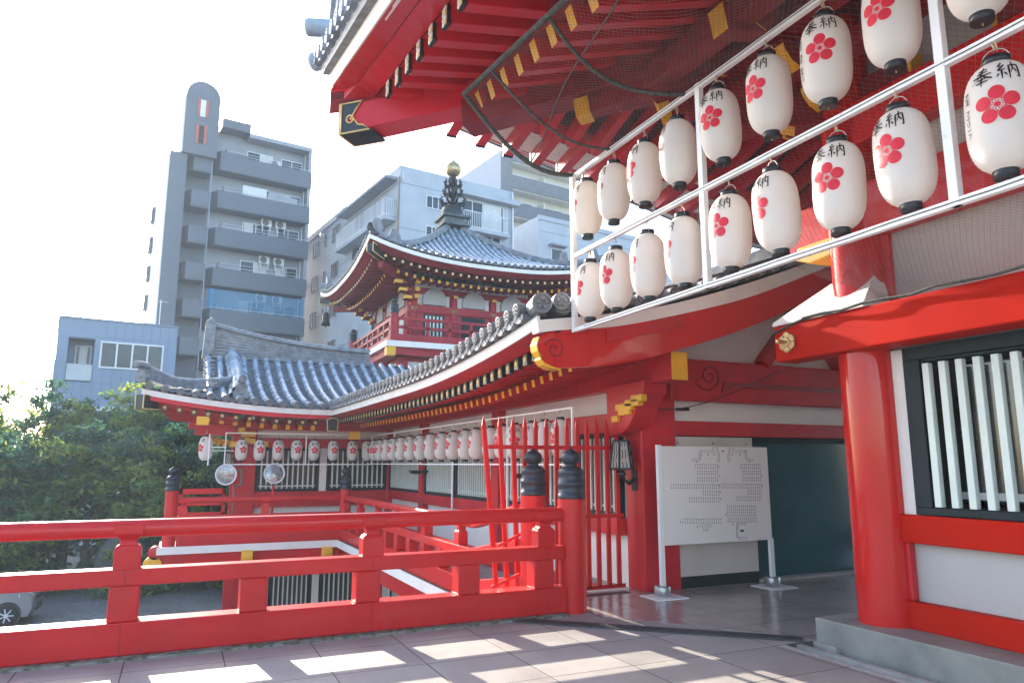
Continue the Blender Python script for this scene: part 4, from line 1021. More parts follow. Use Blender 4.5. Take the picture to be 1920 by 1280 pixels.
rope('net_rope', [N1(.13,i/10)+Vector((0,0,-.02)) for i in range(11)], .014, 'thin dark rope crossing the net to the far end of the lantern rack')
rope('net_rope', [N1(.34-.04*math.sin(i/10*3),i/10)+Vector((0,0,-.02)) for i in range(11)], .020, 'pale grey rope curving down the middle of the bird net')
rope('net_rope', [N1(lerp(.62,.0,i/10),lerp(.02,.55,i/10))+Vector((0,0,-.02)) for i in range(11)], .008, 'thin straight line running diagonally across the bird net')
rope('net_rope', [Vector((5.48+.015*math.sin(i*1.7),lerp(5.1,-.5,i/24),3.005+.012*math.sin(i*2.3))) for i in range(25)], .013, 'black cord tying the lower edge of the net along the red head beam')
# ================================================================ paper lanterns
LR, LH = .163, .60
def lr(z):
    t = abs(2*z/LH-1)
    return max(.058, LR*(1-t**3.4)**.44) if t < 1 else .058
def lantern_master(name, label, with_text=None):
    root = thing(name, label, 'lantern')
    m = MB(); rows = []; nr = 60; N = 32
    for i in range(nr+1):
        z = LH*i/nr; r = lr(z)*(1.0 if i % 2 == 0 else .982)
        if i in (0,nr): r = .057
        rows.append([(r*math.cos(2*math.pi*j/N),r*math.sin(2*math.pi*j/N),z) for j in range(N)])
    m.loft(rows,0,True,True); body = m.build('body', PAPER, root)
    m = MB(); m.lathe([(.052,-.036),(.060,-.034),(.061,.008),(.058,.012),(.052,.0)],(0,0,0),28); m.lathe([(0,-.012),(.052,-.012)],(0,0,0),20,1,cap=False); m.build('bottom_rim', [BLK,mk('rim_inside',(.10,.01,.01),.5,var=0)], root)
    m = MB(); m.lathe([(.062,-.010),(.067,-.006),(.066,.030),(.055,.033),(.053,.0)],(0,0,LH),28); m.build('top_rim', BLK, root)
    m = MB(); m.tube([(0,.066*math.cos(t),LH+.01+.075*math.sin(t)) for t in [math.pi*i/12 for i in range(13)]],.0022,5); m.build('wire_handle', ALU, root)
    m = MB(); m.tube([(.0,.0,LH+.08),(.01,.012,LH+.12),(0,0,LH+.145)],.006,5); m.tube([(.004,-.01,LH+.075),(-.012,-.006,LH+.11),(.004,0,LH+.14)],.005,5); m.tube([(0,0,-.01),(.004,.0,-.05)],.004,5); m.build('cord', CORD, root)
    # crest, wrapped on the paper; the crest faces -x
    def W(s, z, off=.0022):
        a = math.pi + s/LR; r = lr(z)+off; return (r*math.cos(a),r*math.sin(a),z)
    m = MB(); CZ = .312
    def disc(cs, cz, r, n=20, k=3):
        rows = [[W(cs+r*q/k*math.cos(2*math.pi*j/n),cz+r*q/k*math.sin(2*math.pi*j/n)) for j in range(n)] for q in range(1,k+1)]
        m.loft(rows,0,True,False); m.add(rows[0],[tuple(range(n))],0,True)
    for k in range(5):
        t = R_(90+72*k); disc(.066*math.cos(t),CZ+.066*math.sin(t),.0375)
        t2 = t; a0, a1 = .021, .027
        for q in (-.26,.26):
            vs = [W(r*math.cos(t2+q*h),CZ+r*math.sin(t2+q*h)) for r,h in ((.0195,.5),(.026,.55),(.0275,1.6),(.0195,1.6))]; m.add(vs,[(0,1,2,3)])
        t3 = t+R_(36); vs = [W(r*math.cos(t3+h),CZ+r*math.sin(t3+h)) for r,h in ((.030,-.18),(.030,.18),(.047,0))]; m.add(vs,[(0,1,2)])
    disc(0,CZ,.0155,14,1); m.build('crest', EMB, body)
    # brush characters
    m = MB()
    def stroke(pts, w0, w1, ox, oz, sc):
        P = [(ox+p[0]*sc, oz+p[1]*sc) for p in pts]; Q = []
        for (a,b) in zip(P,P[1:]):
            for i in range(5): Q.append((lerp(a[0],b[0],i/5),lerp(a[1],b[1],i/5)))
        Q.append(P[-1]); n = len(Q); rows = []
        for i,(x,z) in enumerate(Q):
            dx, dz = Q[min(i+1,n-1)][0]-Q[max(i-1,0)][0], Q[min(i+1,n-1)][1]-Q[max(i-1,0)][1]; L = math.hypot(dx,dz) or 1
            u = i/(n-1); wd = lerp(w0,w1,u)*sc*(.75+.5*math.sin(math.pi*min(1,u*1.2+.1)))/2
            rows.append([W(x-dz/L*wd,z+dx/L*wd,.0026),W(x+dz/L*wd,z-dx/L*wd,.0026)])
        m.loft(rows,0,True,False,False)
    HO = [([(.28,.80),(.72,.85)],.08,.07),([(.24,.66),(.76,.71)],.08,.07),([(.06,.49),(.94,.56)],.08,.09),([(.52,.97),(.47,.64),(.30,.38),(.03,.20)],.09,.03),([(.50,.60),(.68,.40),(.97,.28)],.05,.12),([(.34,.32),(.68,.35)],.07,.07),([(.24,.17),(.78,.21)],.07,.07),([(.51,.45),(.50,-.04)],.09,.05)]
    NO = [([(.27,.97),(.10,.76),(.27,.70)],.08,.06),([(.38,.82),(.08,.52),(.42,.57)],.08,.06),([(.25,.54),(.25,.06)],.08,.06),([(.12,.36),(.04,.18)],.07,.05),([(.36,.38),(.46,.22)],.06,.08),([(.57,.74),(.56,.04)],.08,.07),([(.56,.73),(.96,.77),(.95,.08),(.86,.12)],.07,.08),([(.76,.96),(.74,.60),(.63,.34)],.08,.04),([(.75,.58),(.87,.36)],.05,.09)]
    for p, a, b in HO: stroke(p,a,b,-.122,.432,.112)
    for p, a, b in NO: stroke(p,a,b,.004,.436,.112)
    # small vertical dedication at the left of the crest
    rnd = random.Random(hash(with_text or 'x') % 1000 if False else len(with_text or '')+3)
    if with_text:
        cu = bpy.data.curves.new('dedication_text','FONT'); cu.size = .034; cu.offset = .0008; cu.align_x = 'CENTER'; cu.resolution_u = 2
        cu.body = '\n'.join(with_text); cu.space_line = .92
        to = bpy.data.objects.new('dedication_text', cu); COL.objects.link(to); bpy.context.view_layer.update()
        dgx = bpy.context.evaluated_depsgraph_get(); tm = to.evaluated_get(dgx).to_mesh()
        vs = [W(-.158+v.co.x, .405+v.co.y, .0026) for v in tm.vertices]; m.add(vs,[tuple(p.vertices) for p in tm.polygons])
        bpy.data.objects.remove(to)
    m.build('inscription', INK, body)
    return root
WORDS = ['先','二','三','四','五','六','七','eighth']
ORD = ['first','second','third','fourth','fifth','sixth','seventh','eighth','ninth','tenth','eleventh','twelfth','thirteenth','fourteenth','fifteenth','sixteenth','seventeenth','eighteenth','nineteenth']
def place_lantern(src, loc, u, first, label, group, scale=1.0):
    o = src if first else copy_tree(src)
    o.location = loc; o.scale = (scale,)*3
    # turn the crest: u = where it shows between the left (-1) and right (+1) outline, seen from the terrace
    d = CAM - Vector((loc[0],loc[1],CAM.z)); a = math.atan2(d.y,d.x)
    o.rotation_euler = (0,0,a-math.asin(max(-1,min(1,-u)))*1.0 - math.pi) if False else (0,0,a+math.asin(max(-1,min(1,u)))-math.pi)
    q_ = hash((round(loc[0],2),round(loc[1],2),round(loc[2],2))) % 97
    o.rotation_euler.x = R_(1.6*math.sin(q_*1.7)); o.rotation_euler.y = R_(1.6*math.sin(q_*2.9))
    o['label'] = label; o['group'] = group
    return o
LA = lantern_master('paper_lantern', 'x', '施主')
LB = lantern_master('paper_lantern', 'x', '施主　神谷　美津江')
LC = lantern_master('paper_lantern', 'x', '施主　フイリーフ')
ysL = [6.34,5.835,5.30,4.78,4.22,3.705,3.195,2.69,2.16]
u1 = [-.97,-.97,-.91,-.998,-.46,-.66,-.20,-.42,-.3]; u2 = [-.88,-.74,-.97,-.95,-.62,-.80,-.40,-.52,-.06]
used = set()
def pick(k):
    f = k not in used; used.add(k); return f
for i, y in enumerate(ysL):
    far = 'farthest lantern' if i == 0 else (ORD[i]+' lantern from the far end')
    src = LB if i == 6 else LA
    place_lantern(src,(3.8,y+.005*math.sin(i*5),3.985),u1[i],pick(src.name),'crested paper lantern, '+far+', upper row of the big rack','big lanterns on the white rack under the hall eaves')
for i, y in enumerate(ysL):
    far = 'farthest lantern' if i == 0 else (ORD[i]+' lantern from the far end')
    src = LC if i == 8 else LA
    place_lantern(src,(3.8,y-.02+.005*math.sin(i*3),3.085),u2[i],pick(src.name),'crested paper lantern, '+far+', lower row of the big rack','big lanterns on the white rack under the hall eaves')
rk = thing('lantern_rack', 'white steel rack carrying two rows of big paper lanterns beneath the hall eaves', 'rack', (3.8,4,3.0))
for z in (3.012,3.83,4.745):
    m = MB(); m.box(3.775,3.82,-2.0,6.655,z-.022,z+.022); m.build('rail', WMET, rk, .003)
    m = MB(); m.tube([(3.770,-2+i*.3,z+.004*math.sin(i*2.1)) for i in range(29)],.003,4); m.build('cable', BLK, rk)
for y in (6.64,4.475,2.405,.3):
    m = MB(); m.box(3.772,3.823,y-.028,y+.028,2.99,4.77); m.build('upright', WMET, rk, .003)
m = MB()
for y in (1.0,): m.tube([(3.8,y,4.76),(3.95,y+.05,5.9)],.006,5)
m.build('hanger', ALU, rk)
# gallery lanterns
gy_ = [18.9,18.3,17.7,17.05,16.4,15.65,14.9,14.2,13.55,12.9,12.25,11.7,11.1,10.6,10.1,9.55,9.1,8.62]
ug = [-.5,-.88,-.97,-.85,-.97,-.9,-.93,-.99,-.93,-.88,-.94,-.97,-.995,-.80,-.05,-.85,-.99,-.93]
for i, y in enumerate(gy_):
    far = 'farthest' if i == 0 else ORD[i]+' from the far corner'
    place_lantern(LA,(4.7,y,1.665),ug[i],False,'small paper lantern along the gallery wall, '+far,'lanterns in the row along the gallery wall',.88)
gr_ = thing('lantern_rack', 'thin white frame holding the lantern row along the gallery wall', 'rack', (4.7,13,1.6))
for z in (1.585,2.325):
    m = MB(); m.box(4.69,4.71,8.3,19.4,z-.012,z+.012); m.build('rail', WMET, gr_)
for y in (8.32,10.4,12.9,14.9,17.0,19.2):
    m = MB(); m.box(4.688,4.712,y-.014,y+.014,.45 if y in (12.9,10.4) else 1.575,2.34); m.build('upright', WMET, gr_)
wxl = [1.439,1.87,2.324,2.786,3.217,3.713,4.219,4.62]; uw_ = [.35,.15,.05,.25,.15,.30,.10,.55]
for i, x in enumerate(wxl):
    lab = ['in front of the red corner post','over the window edge beside the corner post','above the big round floodlight','just left of the thin upright','just right of the thin upright','beside the pale window post','over the far window','next to the inner corner'][i]
    place_lantern(LA,(x,19.4,1.665),uw_[i],False,'small lantern '+lab,'lanterns in the row along the wing wall',.88)
place_lantern(LA,(.62,19.3,1.66),-.8,False,'paper lantern at the outer corner of the wing, behind a thin white post','lanterns in the row along the wing wall',1.0)
wr_ = thing('lantern_rack', 'thin white frame holding the lantern row along the wing windows', 'rack', (3,19.4,1.6))
for z,x0 in ((1.575,1.06),(2.35,1.07)):
    m = MB(); m.box(x0,4.8,19.39,19.41,z-.014,z+.014); m.build('rail', WMET, wr_)
for x in (1.065,3.02):
    m = MB(); m.box(x-.014,x+.014,19.388,19.412,1.56,2.365); m.build('upright', WMET, wr_)
m = MB(); m.box(.66,.69,19.0,19.03,1.55,2.30); m.box(.67,1.07,19.1,19.12,1.98,2.0); m.box(.67,1.25,19.1,19.12,1.90,1.915); m.build('bracket', WMET, wr_)

# ================================================================ sign board
sg = thing('notice_board', 'white board on two legs showing a black seating plan, beside the red post', 'sign', (6.35,7.53,0))
m = MB(); m.box(5.50,7.255,7.51,7.54,.605,1.815); bd = m.build('board', ROOMW, sg, .003)
for x in (5.485,7.245):
    m = MB(); m.box(x-.035,x+.025,7.50,7.55,.10 if x < 6 else .12,1.83 if x<6 else .62); m.build('leg', WMET, sg, .003)
    xx = x-.01
    m = MB(); m.lathe([(.09,.012),(.10,.02),(.10,.125),(.092,.135),(.03,.135),(.03,.05)],(xx,7.53,0),22); m.build('weight', STEELC, sg)
    m = MB(); m.box(xx-.22,xx+.22,7.30,7.70,.005,.014); m.build('foot_plate', WMET, sg)
# the plan, drawn with thin raised marks; (u,v) in zoomed photo pixels mapped on the board
m = MB()
def BP(u, v):
    # perspective of the photo crop is undone bilinearly
    L0, R0 = (60,45), (1310,60); L1, R1 = (100,1225), (1385,1150)
    t = (v-45)/(1225-45) 
    xl = lerp(L0[0],L1[0],t); xr = lerp(R0[0],R1[0],t); s = (u-xl)/(xr-xl)
    vt = lerp(L0[1],R0[1],s); vb = lerp(L1[1],R1[1],s); t = (v-vt)/(vb-vt)
    return lerp(5.53,7.255,s), lerp(1.815,.605,t)
def dot(u, v, a=.004, b=.004):
    x, z = BP(u,v); m.box(x-a,x+a,7.5075,7.51,z-b,z+b)
def line(u0,v0,u1,v1,wd=.0035):
    x0,z0 = BP(u0,v0); x1,z1 = BP(u1,v1); m.beam((x0,7.509,z0),(x1,7.509,z1),wd,.002,up=(0,-1,0))
def dots(u0,u1,v0,v1,n,r):
    for j in range(r):
        for i in range(n):
            u, v = lerp(u0,u1,i/(n-1)), lerp(v0,v1,j/(r-1)); dot(u,v,.0045,.006)
            if j % 2 == 0 and r > 1: line(u,v+8,u,v+lerp(0,(v1-v0)/(r-1),.8),.0016)
for a in ((435,695,267,312,11,2),(980,1222,267,312,11,2),(465,700,347,465,10,4),(1010,1228,345,460,10,4),(160,715,507,550,22,2),(752,1238,500,545,21,2),(528,715,585,630,8,2),(1070,1238,575,618,8,2),(372,715,665,710,14,2),(930,1240,652,692,13,2),(820,1160,760,805,15,2),(822,1165,830,875,15,2),(825,1172,905,945,15,2),(295,738,915,960,18,2)): dots(*a)
def rect(a,b,c,d):
    line(a,b,c,b); line(c,b,c,d); line(c,d,a,d); line(a,d,a,b)
for q in ((490,97,705,120),(640,65,700,97),(475,130,500,200),(400,200,490,225),(700,130,720,235),(835,97,1030,122),(835,70,890,97),(822,130,842,228),(1035,95,1055,190),(1050,205,1130,220),(490,980,620,1005),(940,960,1045,978),(930,975,945,1125),(955,1125,1055,1148),(530,1030,585,1050)): rect(*q)
for u,v in ((500,155),(582,148),(655,145),(765,105),(876,150),(968,148),(450,235),(1090,235),(708,290),(718,402),(725,520),(730,598),(735,678),(1245,402),(1252,515),(800,858),(265,948),(460,1003),(890,975)): dot(u,v,.006,.009)
for du in (-18,-3,12): dot(1000+du,1050,.010,.013)
for du in (-15,0,15): dot(760+du*.6,105,.005,.008)
m.build('seating_plan', mk('plan_ink',(.05,.045,.05),.6,var=0), bd)

# ================================================================ lamps and small fittings
def wall_lamp(loc, rotz, label, s=1.0, up=True):
    t = thing('wall_lamp', label, 'lamp', loc); t.rotation_euler = (0,0,rotz); t.scale = (s,s,s)
    def bl(m, name, mats, par):
        o = m.build(name, mats); o.parent = par; return o
    m = MB(); n = 6
    top, bot = .105, .155
    rows = [[(r*math.cos(2*math.pi*j/n+.26),r*math.sin(2*math.pi*j/n+.26)-.20,z) for j in range(n)] for r,z in ((bot,0),(top,.36))]
    m.loft(rows); sh = bl(m,'shade',mk('lamp_shade_glass',(.42,.37,.33),.5,var=.12,vs=9),t)
    m = MB()
    for j in range(n):
        m.beam(Vector(rows[0][j])*1.0,Vector(rows[1][j]),.02,.02)
        m.beam(rows[0][j],rows[0][(j+1)%n],.025,.03); m.beam(rows[1][j],rows[1][(j+1)%n],.022,.025)
        for q in (.33,.66):
            a = Vector(rows[0][j]).lerp(Vector(rows[0][(j+1)%n]),q); b = Vector(rows[1][j]).lerp(Vector(rows[1][(j+1)%n]),q); m.tube([a.lerp(b,i/7)+Vector((.012*math.sin(i*2.1),-.004,0)) for i in range(8)],.006,4)
    bl(m,'shade_frame',BLK,sh)
    m = MB(); m.box(-.05,.05,-.02,.0,-.28,-.02); m.tube([(0,-.01,-.12),(0,-.09,-.19),(0,-.17,-.14),(0,-.20,-.02)],.022,8); m.lathe([(.03,-.10),(.06,-.06),(.02,-.02)],(0,-.20,0),12); m.box(-.03,.03,-.09,-.03,-.17,-.13)
    bl(m,'bracket',BLK,t)
    return t
wall_lamp((5.455,8.02,1.53), R_(-90)+R_(0), 'black hexagonal wall lamp with patterned shade on the red corner post')
wall_lamp((1.27,19.98,1.52), R_(-25), 'small wall lamp with slatted shade on the outer corner of the wing', .95)
for y, nm2 in ((16.55,'far'),(10.6,'near')):
    m = MB(); m.box(5.2,5.42,y-.04,y+.04,1.38,1.44); m.prism([(4.98,1.44),(5.25,1.44),(5.2,1.36),(5.03,1.36)],'y',y-.15,y+.15)
    tag(m.build('bracket_lamp', BLK), 'black bracket lamp below the lantern row, '+('near the far end of the gallery' if nm2=='far' else 'behind the spear gate'), 'lamp')
def floodlight(loc, aim, label, pole):
    t = thing('floodlight', label, 'floodlight', (loc[0],loc[1],-.28))
    d = (Vector(aim)-Vector(loc)).normalized(); q = d.to_track_quat('-Z','Y').to_matrix().to_4x4(); M = Matrix.Translation(loc) @ q
    m = MB(); m.lathe([(.0,.17),(.07,.17),(.10,.12),(.20,.03),(.245,-.01),(.255,-.03),(.240,-.03)],(0,0,0),28); m.build('housing', BLK if False else mk('lamp_housing_grey',(.25,.26,.27),.4,metal=.5), t, xf=M)
    m = MB(); m.lathe([(0,-.045),(.10,-.042),(.18,-.034),(.24,-.026)],(0,0,0),28); m.build('lens', mk('lamp_lens',(.22,.23,.25),.16,metal=.3,var=.5,vs=14,spec=.8), t, xf=M)
    m = MB(); m.lathe([(.225,-.03),(.25,-.046),(.258,-.035),(.25,-.01)],(0,0,0),28,cap=False); m.build('rim', ALU, t, xf=M)
    if pole:
        m = MB(); m.tube([(loc[0],loc[1]+.05,-.28),(loc[0],loc[1]+.05,loc[2]-.3)],.03,8); m.box(loc[0]-.25,loc[0]+.25,loc[1]-.2,loc[1]+.3,-.28,-.25); m.build('stand', RED, t)
        m = MB(); m.tube([(loc[0]-.2,loc[1]+.05,loc[2]),(loc[0]-.2,loc[1]+.05,loc[2]-.28),(loc[0]+.2,loc[1]+.05,loc[2]-.28),(loc[0]+.2,loc[1]+.05,loc[2])],.012,6); m.build('yoke', BLK, t)
    else:
        m = MB(); m.tube([(loc[0]+.12,loc[1]+.1,loc[2]),(loc[0]+.35,loc[1]+.1,loc[2]+.12),(loc[0]+.38,loc[1]+.1,loc[2]-.25),(loc[0]+.2,loc[1]+.1,loc[2]-.28)],.035,8); m.tube([(loc[0]+.2,loc[1]+.1,loc[2]-.28),(loc[0]+.2,loc[1]+.1,-.28)],.02,6); m.build('stand', mk('lamp_stand_grey',(.16,.15,.14),.6), t)
floodlight((1.12,19.2,1.33),(-2.0,8,1.2),'round floodlight turned towards the trees at the open end of the wing',False)
floodlight((2.23,19.1,1.35),(2.0,8,2.5),'round floodlight on a red stand facing the terrace before the wing window',True)
m = MB(); pts = [(5.40,7.75,2.30),(5.62,7.72,2.29),(5.98,7.74,2.31),(6.2,7.76,2.35),(6.5,7.77,2.42),(6.9,7.77,2.55),(7.3,7.77,2.70),(7.7,7.77,2.86),(8.1,7.8,3.0)]
m.tube(pts,.007,5); m.tube([(5.95,7.74,2.305),(6.15,7.74,2.31)],.022,6)
tag(m.build('power_cable', BLK), 'thin black power cable slung across the beam over the doorway', 'cable')
m = MB()
for q in range(2): m.tube([Vector((5.49-.004*q,lerp(5.52,4.75,i/10),2.90+.10*math.sin(i/10*math.pi*.6)+.012*q)) for i in range(11)],.008,5)
tag(m.build('twin_cable', BLK), 'two black cables curling round the end of the red head beam', 'cable')
# ================================================================ city buildings beyond the shrine (their street grid is turned by 8.3 degrees)
CX = Matrix.Rotation(R_(8.3),4,'Z')
APT = mk('apartment_tile_grey', (.29,.31,.345), .6, var=.07, vs=.8)
APTD = mk('apartment_parapet_grey', (.105,.12,.145), .55, var=.07, vs=.8)
APTW = mk('apartment_white_side', (.66,.66,.68), .7, var=.05, vs=.5)
REDF = mk('tower_red_frame', (.45,.09,.07), .6, var=.1)
BLUE = mk('blue_metal_cladding', (.175,.235,.33), .45, var=.05, vs=.6)
BLUED = mk('cladding_seam', (.14,.19,.27), .5, var=.05)
GRY = mk('painted_concrete_grey', (.42,.455,.50), .8, var=.08, vs=.6, dirt=(.5,.5,.8), dcol=(.33,.36,.40))
GRYD = mk('concrete_joint', (.25,.27,.31), .85, var=.1)
CREAM = mk('cream_render', (.62,.59,.50), .8, var=.04)
DKT = mk('dark_grey_tile', (.115,.12,.135), .6, var=.15, vs=2)
CURT = mk('curtain', (.62,.62,.60), .9, var=.1, vs=3)
TARP = mk('blue_tarp', (.04,.20,.42), .6, var=.1)
def bp(name, boxes, mat, par, bevel=0):
    m = MB()
    for b in boxes: m.box(*b)
    return m.build(name, mat, par, bevel, xf=CX)
def wloc(x, y, z): 
    p = CX @ Vector((x,y,z)); return (p.x,p.y,p.z)
def window(par, face, axis, a, b, z0, z1, n=2, out=-1, fr=ALU, curtain=None, name='window', t=.06):
    # window in a wall face; out = side (+1/-1) towards which it faces along the other axis
    def B(m,u0,u1,d0,d1,c,d):
        d0, d1 = face+out*d0, face+out*d1
        if axis == 'x': m.box(u0,u1,d0,d1,c,d)
        else: m.box(d0,d1,u0,u1,c,d)
    m = MB(); B(m,a,b,0,.06,z0,z0+t); B(m,a,b,0,.06,z1-t,z1)
    for i in range(n+1):
        u = lerp(a,b-t,i/n); B(m,u,u+t,0,.055,z0+t,z1-t)
    w_ = m.build(name, fr, par, xf=CX)
    m = MB(); B(m,a+t*.5,b-t*.5,.004,.02,z0+t*.5,z1-t*.5); m.build('pane', GLASS, w_, xf=CX)
    if curtain:
        m = MB(); u0, u1 = lerp(a,b,curtain[0]), lerp(a,b,curtain[1]); B(m,u0,u1,.021,.026,z0+t,z1-t); m.build('curtain', CURT, w_, xf=CX)
    return w_
def ac_unit(x, y, z, label):
    t = thing('ac_unit', label, 'air conditioner', wloc(x,y,z), 'air conditioners on the apartment balconies')
    m = MB(); m.box(x-.42,x+.42,y-.16,y+.16,z,z+.62); m.build('case', mk('ac_white',(.68,.68,.66),.5,var=.05), t, .02, xf=CX)
    m = MB(); m.lathe([(.26,0),(.27,-.012),(.25,-.02),(.05,-.02),(0,-.02)],(x-.08,y-.162,z+.31),18,0,axis='y')
    m.build('fan_grille', mk('ac_grille',(.12,.12,.13),.6,var=0), t, xf=CX)
    m = MB()
    for q in (-.3,.3): m.box(x+q-.03,x+q+.03,y-.16,y+.16,z-.5,z)
    m.build('bracket', ALU, t, xf=CX)
# --- apartment block with arched tower
ap = thing('apartment_block', 'tall grey apartment block with deep balconies and a round topped stair tower', 'building', wloc(13,62,-2.7))
bp('main_wall', [(9.4,17.25,59.3,70,-2.7,28.3)], APT, ap)
bp('end_wall', [(17.05,17.3,58.2,59.3,-2.7,28.3)], APT, ap)
bp('roof_block', [(9.95,12.12,58.0,62,28.25,29.0)], APTD, ap)
bp('roof_slab', [(12.1,17.2,58.15,59.4,27.95,28.3)], APT, ap)
tops = [26.0,22.9,19.85,16.62,13.32,10.1,6.9,3.7,.5]
for i, z in enumerate(tops):
    m = MB()
    poly = [(9.30,59.25),(9.95,58.02),(17.3,58.02),(17.3,58.14),(10.02,58.14),(9.42,59.3)]
    m.prism(poly,'z',z-1.35,z,0); m.prism([(9.3,59.4),(9.95,58.05),(17.3,58.05),(17.3,59.4)],'z',z-1.42,z-1.2,0)
    if i == 0: m.prism([(9.30,59.25),(9.95,57.95),(12.05,57.95),(12.05,58.1),(10.02,58.1),(9.42,59.3)],'z',z-1.42,z+.18,0)
    pb = m.build('balcony', APTD, ap, xf=CX)
    m = MB(); m.tube([(9.6,58.6,z+.16),(9.98,58.07,z+.16),(17.25,58.07,z+.16)],.022,5)
    for q in range(9): m.tube([(10.0+q*.9,58.08,z),(10.0+q*.9,58.08,z+.16)],.015,4)
    m.build('handrail', ALU, pb, xf=CX)
    if i < 7:
        window(ap,59.28,'x',12.2,14.3,z-1.2,z+1.2,2,curtain=(.5,1) if i in (0,3) else (.05,.4))
        window(ap,59.28,'x',15.0,16.8,z-1.2,z+1.15,2,curtain=(.0,.45) if i in (1,3) else None)
        bp('drain_pipe', [(16.9,16.98,58.9,58.98,z-1.2,z+1.85)], ALU, ap)
        bp('partition', [(10.4,10.46,58.2,59.3,z-1.2,z+.6)], APT, ap)
for k,(x,z,fl) in enumerate(((14.0,20.9,'third balcony'),(15.17,20.9,'third balcony'),(13.99,17.72,'fourth balcony'),(15.18,17.72,'fourth balcony'),(13.9,14.5,'fifth balcony '),(15.2,14.5,'fifth balcony '),(14.45,26.1,'top balcony'))):
    side = '' if k == 6 else (', nearer the tower' if k % 2 == 0 else ', nearer the right end')
    ac_unit(x,59.0,z,'white air conditioner above the '+fl+' of the grey apartments'+side)
m = MB(); m.prism([(11.8,58.10),(13.7,58.10),(13.7,58.13),(11.8,58.13)],'z',22.95,23.75); tag(m.build('bedding', CURT, xf=CX), 'pale bedding hung over the second balcony of the grey apartments', 'bedding')
m = MB(); m.beam((13.8,58.1,23.3),(16.2,58.1,23.0),.03,.8); tag(m.build('bedding', mk('grey_quilt',(.30,.31,.34),.9,var=.1), xf=CX), 'grey quilt hung over the second balcony of the apartments', 'bedding')
m = MB(); m.box(9.9,17.2,58.16,58.17,13.35,14.95)
nb = mk('blue_balcony_net',(.10,.34,.55),.7,var=.1); 
t_ = nb.node_tree; b_ = t_.nodes['Principled BSDF']; b_.inputs['Alpha'].default_value = .30
tag(m.build('balcony_net', nb, xf=CX), 'thin blue netting stretched over the fifth balcony of the apartments', 'net')
m = MB(); m.prism([(9.75,58.5),(10.2,58.2),(10.25,58.25),(9.8,58.55)],'z',13.3,15.0); tag(m.build('tarpaulin', TARP, xf=CX), 'bright blue tarpaulin at the tower end of the fifth balcony', 'tarpaulin')
m = MB()
for x,y,h in ((11,62,3.2),(11.3,62.2,2.2),(15.5,64,2.6)):
    m.tube([(x,y,28.3),(x,y,28.3+h)],.03,5); m.tube([(x-.5,y,28.3+h-.3),(x+.5,y,28.3+h-.3)],.02,4)
m.build('roof_aerials', ALU, ap, xf=CX)
for i, z in enumerate(tops[:7]):
    m = MB(); m.tube([(10.6,58.5,z+.55),(16.6,58.5,z+.55)],.02,5); m.build('laundry_pole', ALU, ap, xf=CX)
# stair block and tower
bp('stair_wall', [(6.24,7.45,57.3,64.5,-2.7,25.05),(7.45,9.4,59.0,64,-2.7,26)], APTD, ap)
for i in range(9):
    z = 25.3-i*2.88
    m = MB(); m.prism([(7.45,58.9),(7.95,57.5),(9.25,57.5),(9.25,57.65),(8.05,57.65),(7.55,58.95)],'z',z-1.25,z); m.prism([(7.45,59.0),(7.95,57.55),(9.25,57.55),(9.25,59)],'z',z-1.35,z-1.2); m.build('stair_landing', APTD, ap, xf=CX)
bp('drain_pipe', [(9.27,9.36,57.6,57.7,-2.7,28.6)], GRYD, ap)
bp('white_side', [(6.14,6.24,57.25,64.6,-2.7,24.7)], APTW, ap)
for z in (21.75,19.2,16.8,14.4,11.9): 
    m = MB(); m.box(5.9,6.14,63.2,64.2,z-.65,z+.55); fr = m.build('bay_window', DKT, ap, xf=CX)
    m = MB(); m.box(5.88,5.9,63.3,64.1,z-.5,z+.4); m.build('pane', GLASS, fr, xf=CX)
for z in (23,20.3,17.6,14.9,12.2): bp('slit_window', [(6.12,6.139,58.6,58.85,z-.7,z+.5)], DKT, ap)
m = MB(); top = [(7.02,25.05),(9.48,25.05),(9.48,29.9)]+[(8.25+1.23*math.cos(R_(a)),29.9+1.23*math.sin(R_(a))) for a in range(10,180,10)]+[(7.02,29.9)]
m.prism(top,'y',57.02,60.2); tw = m.build('tower', APTD, ap, xf=CX)
m = MB(); m.box(6.9,7.015,57.05,60.2,25.05,29.7); m.build('tower_side', APTW, tw, xf=CX)
for z0,z1 in ((28.15,29.65),(25.95,27.5)):
    m = MB(); m.box(7.86,8.06,56.96,57.3,z0,z1); m.box(8.44,8.64,56.96,57.3,z0,z1); fr = m.build('opening_frame', REDF, tw, xf=CX)
    m = MB(); m.box(8.06,8.44,56.99,57.015,z0+.05,z1-.05); m.build('opening', DARK if z0 < 27 else ALU, fr, xf=CX)
